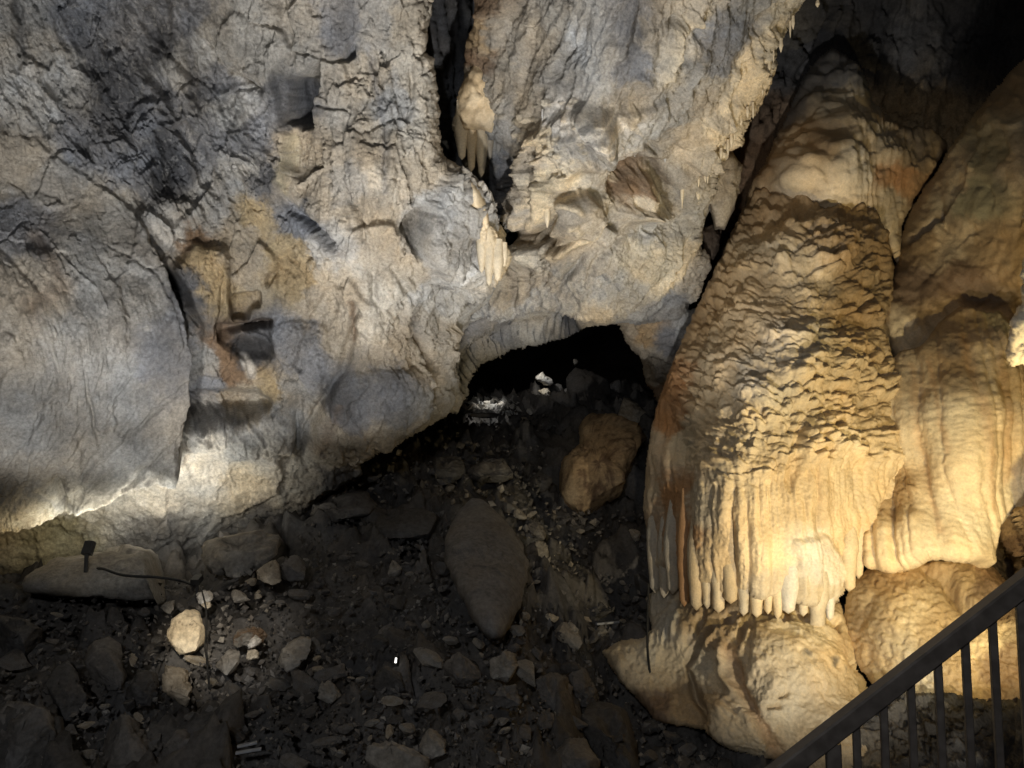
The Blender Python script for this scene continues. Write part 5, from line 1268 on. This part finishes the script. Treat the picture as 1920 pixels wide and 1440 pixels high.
# floodlight on the left boulder
FL = W(161, 1066, 6.0)
fl = empty('floodlight', FL); tag(fl, 'small black floodlight on a bracket on the smooth rounded boulder at the left', 'floodlight')
bar('housing', FL + [0, 0, .11], FL + [0.0, .05, .20], .075, .06, M_BLACK, fl, .008)
bar('bracket', FL + [0, .0, -.03], FL + [0, .0, .11], .026, .02, M_BLACK, fl, .003, up=(0, 1, 0))
bar('lens', FL + [0.0, .05, .201], FL + [0, .052, .207], .062, .048, M_WHITE, fl, .004)
for lx, ly, ld, lp, lc in [(60, 1020, 6.15, 3.5, (1.0, .84, .52)), (165, 1012, 6.25, 9, (1.0, .93, .74)), (275, 1000, 6.4, 16, (1.0, .95, .82)), (385, 975, 6.65, 11, (1.0, .96, .86))]:
    spot('ledge_lamp', W(lx, ly, ld), W(lx + 15, 870, ld + .75), lp, lc, 150, .7, .10)
fl_b = np.array(FL)

# small lamp above the lit cream stone
SL = on(368, 1096, .42)
sl = empty('spotlight', SL); tag(sl, 'small dark spotlight with trailing wires above the brightly lit cream stone', 'spotlight')
bar('housing', SL + [0, .05, .05], SL + [0, -.03, .02], .07, .05, M_BLACK, sl, .006)
bar('bracket', SL + [0, .02, -.12], SL + [0, .02, .03], .02, .02, M_BLACK, sl, .003, up=(0, 1, 0))
spot('stone_lamp', (-.55, .3, .9), on(352, 1188, .22), 620, (1.0, .86, .64), 6.5, .8, .02)
spot('stone_lamp', (-.50, .3, .9), on(430, 1190, .2), 620, (1.0, .91, .78), 12, .9, .02)

tube('power_cable', [W(166, 1072, 6.1), on(190, 1066, .62), on(230, 1078, .6), on(290, 1082, .55), on(335, 1088, .45), on(366, 1098, .43)], .011, M_BLACK, 'black cable running over the smooth boulder from the floodlight', 'cable')
tube('power_cable', [on(376, 1098, .3), on(386, 1140, .3), on(387, 1180, .32), on(384, 1212, .3), on(388, 1240, .25), on(392, 1290, .15)], .006, M_BLACK, 'thin black cable hanging past the brightly lit cream stone', 'cable')
tube('power_cable', [W(1216, 1095, 6.9), W(1214, 1160, 6.7), W(1214, 1215, 6.55), W(1219, 1265, 6.4), W(1226, 1320, 6.3), W(1236, 1385, 6.2)], .011, M_BLACK, 'thin black cable hanging in front of the left foot of the flowstone', 'cable')

# tiny bright lamp, plank scraps
ML = on(742, 1238, .12)
M_GLOW = bpy.data.materials.new('lamp_glow'); M_GLOW.use_nodes = True
gb = M_GLOW.node_tree.nodes['Principled BSDF']; gb.inputs['Emission Color'].default_value = (1, .97, .9, 1); gb.inputs['Emission Strength'].default_value = 2.5
ml = empty('marker_lamp', ML); tag(ml, 'tiny bright white lamp shining alone in the dark rubble', 'lamp')
bar('lens', ML + [0, -.01, -.014], ML + [.004, -.01, .018], .012, .012, M_GLOW, ml, .002, up=(0, 1, 0))
bar('housing', ML + [-.002, .012, -.05], ML + [0, .012, .026], .03, .03, M_BLACK, ml, .004, up=(0, 1, 0))
bd = on(465, 1402, .05)
for k, (a, b, lb) in enumerate([((445, 1400), (482, 1392), 'upper of two short pale strips lying at the bottom left of the rubble'), ((442, 1412), (490, 1404), 'lower of two short pale strips lying at the bottom left of the rubble')]):
    o = bar('metal_strip', on(*a, .06), on(*b, .06), .03, .012, M_WHITE, None, .002); tag(o, lb, 'strip', 'pale strips in the rubble')
o = bar('metal_strip', on(1118, 1170, .05), on(1160, 1166, .05), .03, .02, M_WHITE, None, .003); tag(o, 'grey bar lying in the dark left of the flowstone foot', 'bar')

spot('tunnel_lamp', W(980, 590, 12.3), W(1080, 740, 13.2), 10, (1, .95, .88), 130, 1.0, .08)  # added dim light so rocks show faintly in the black tunnel
# hidden tunnel lamps light a few stones beyond the arch
spot('tunnel_lamp', W(950, 600, 12.6), W(1024, 712, 13.5), 60, (1, .97, .9), 26, .5, .05)
spot('tunnel_lamp', W(930, 640, 12.0), W(918, 764, fz(918, 764)), 45, (1, .97, .9), 34, .4, .05)

spot('boulder_fill', (.7, .3, .9), W(1135, 850, 9.0), 130, (1.0, .80, .55), 11, 1.0, .03)  # added warm beam to brighten the brown boulder
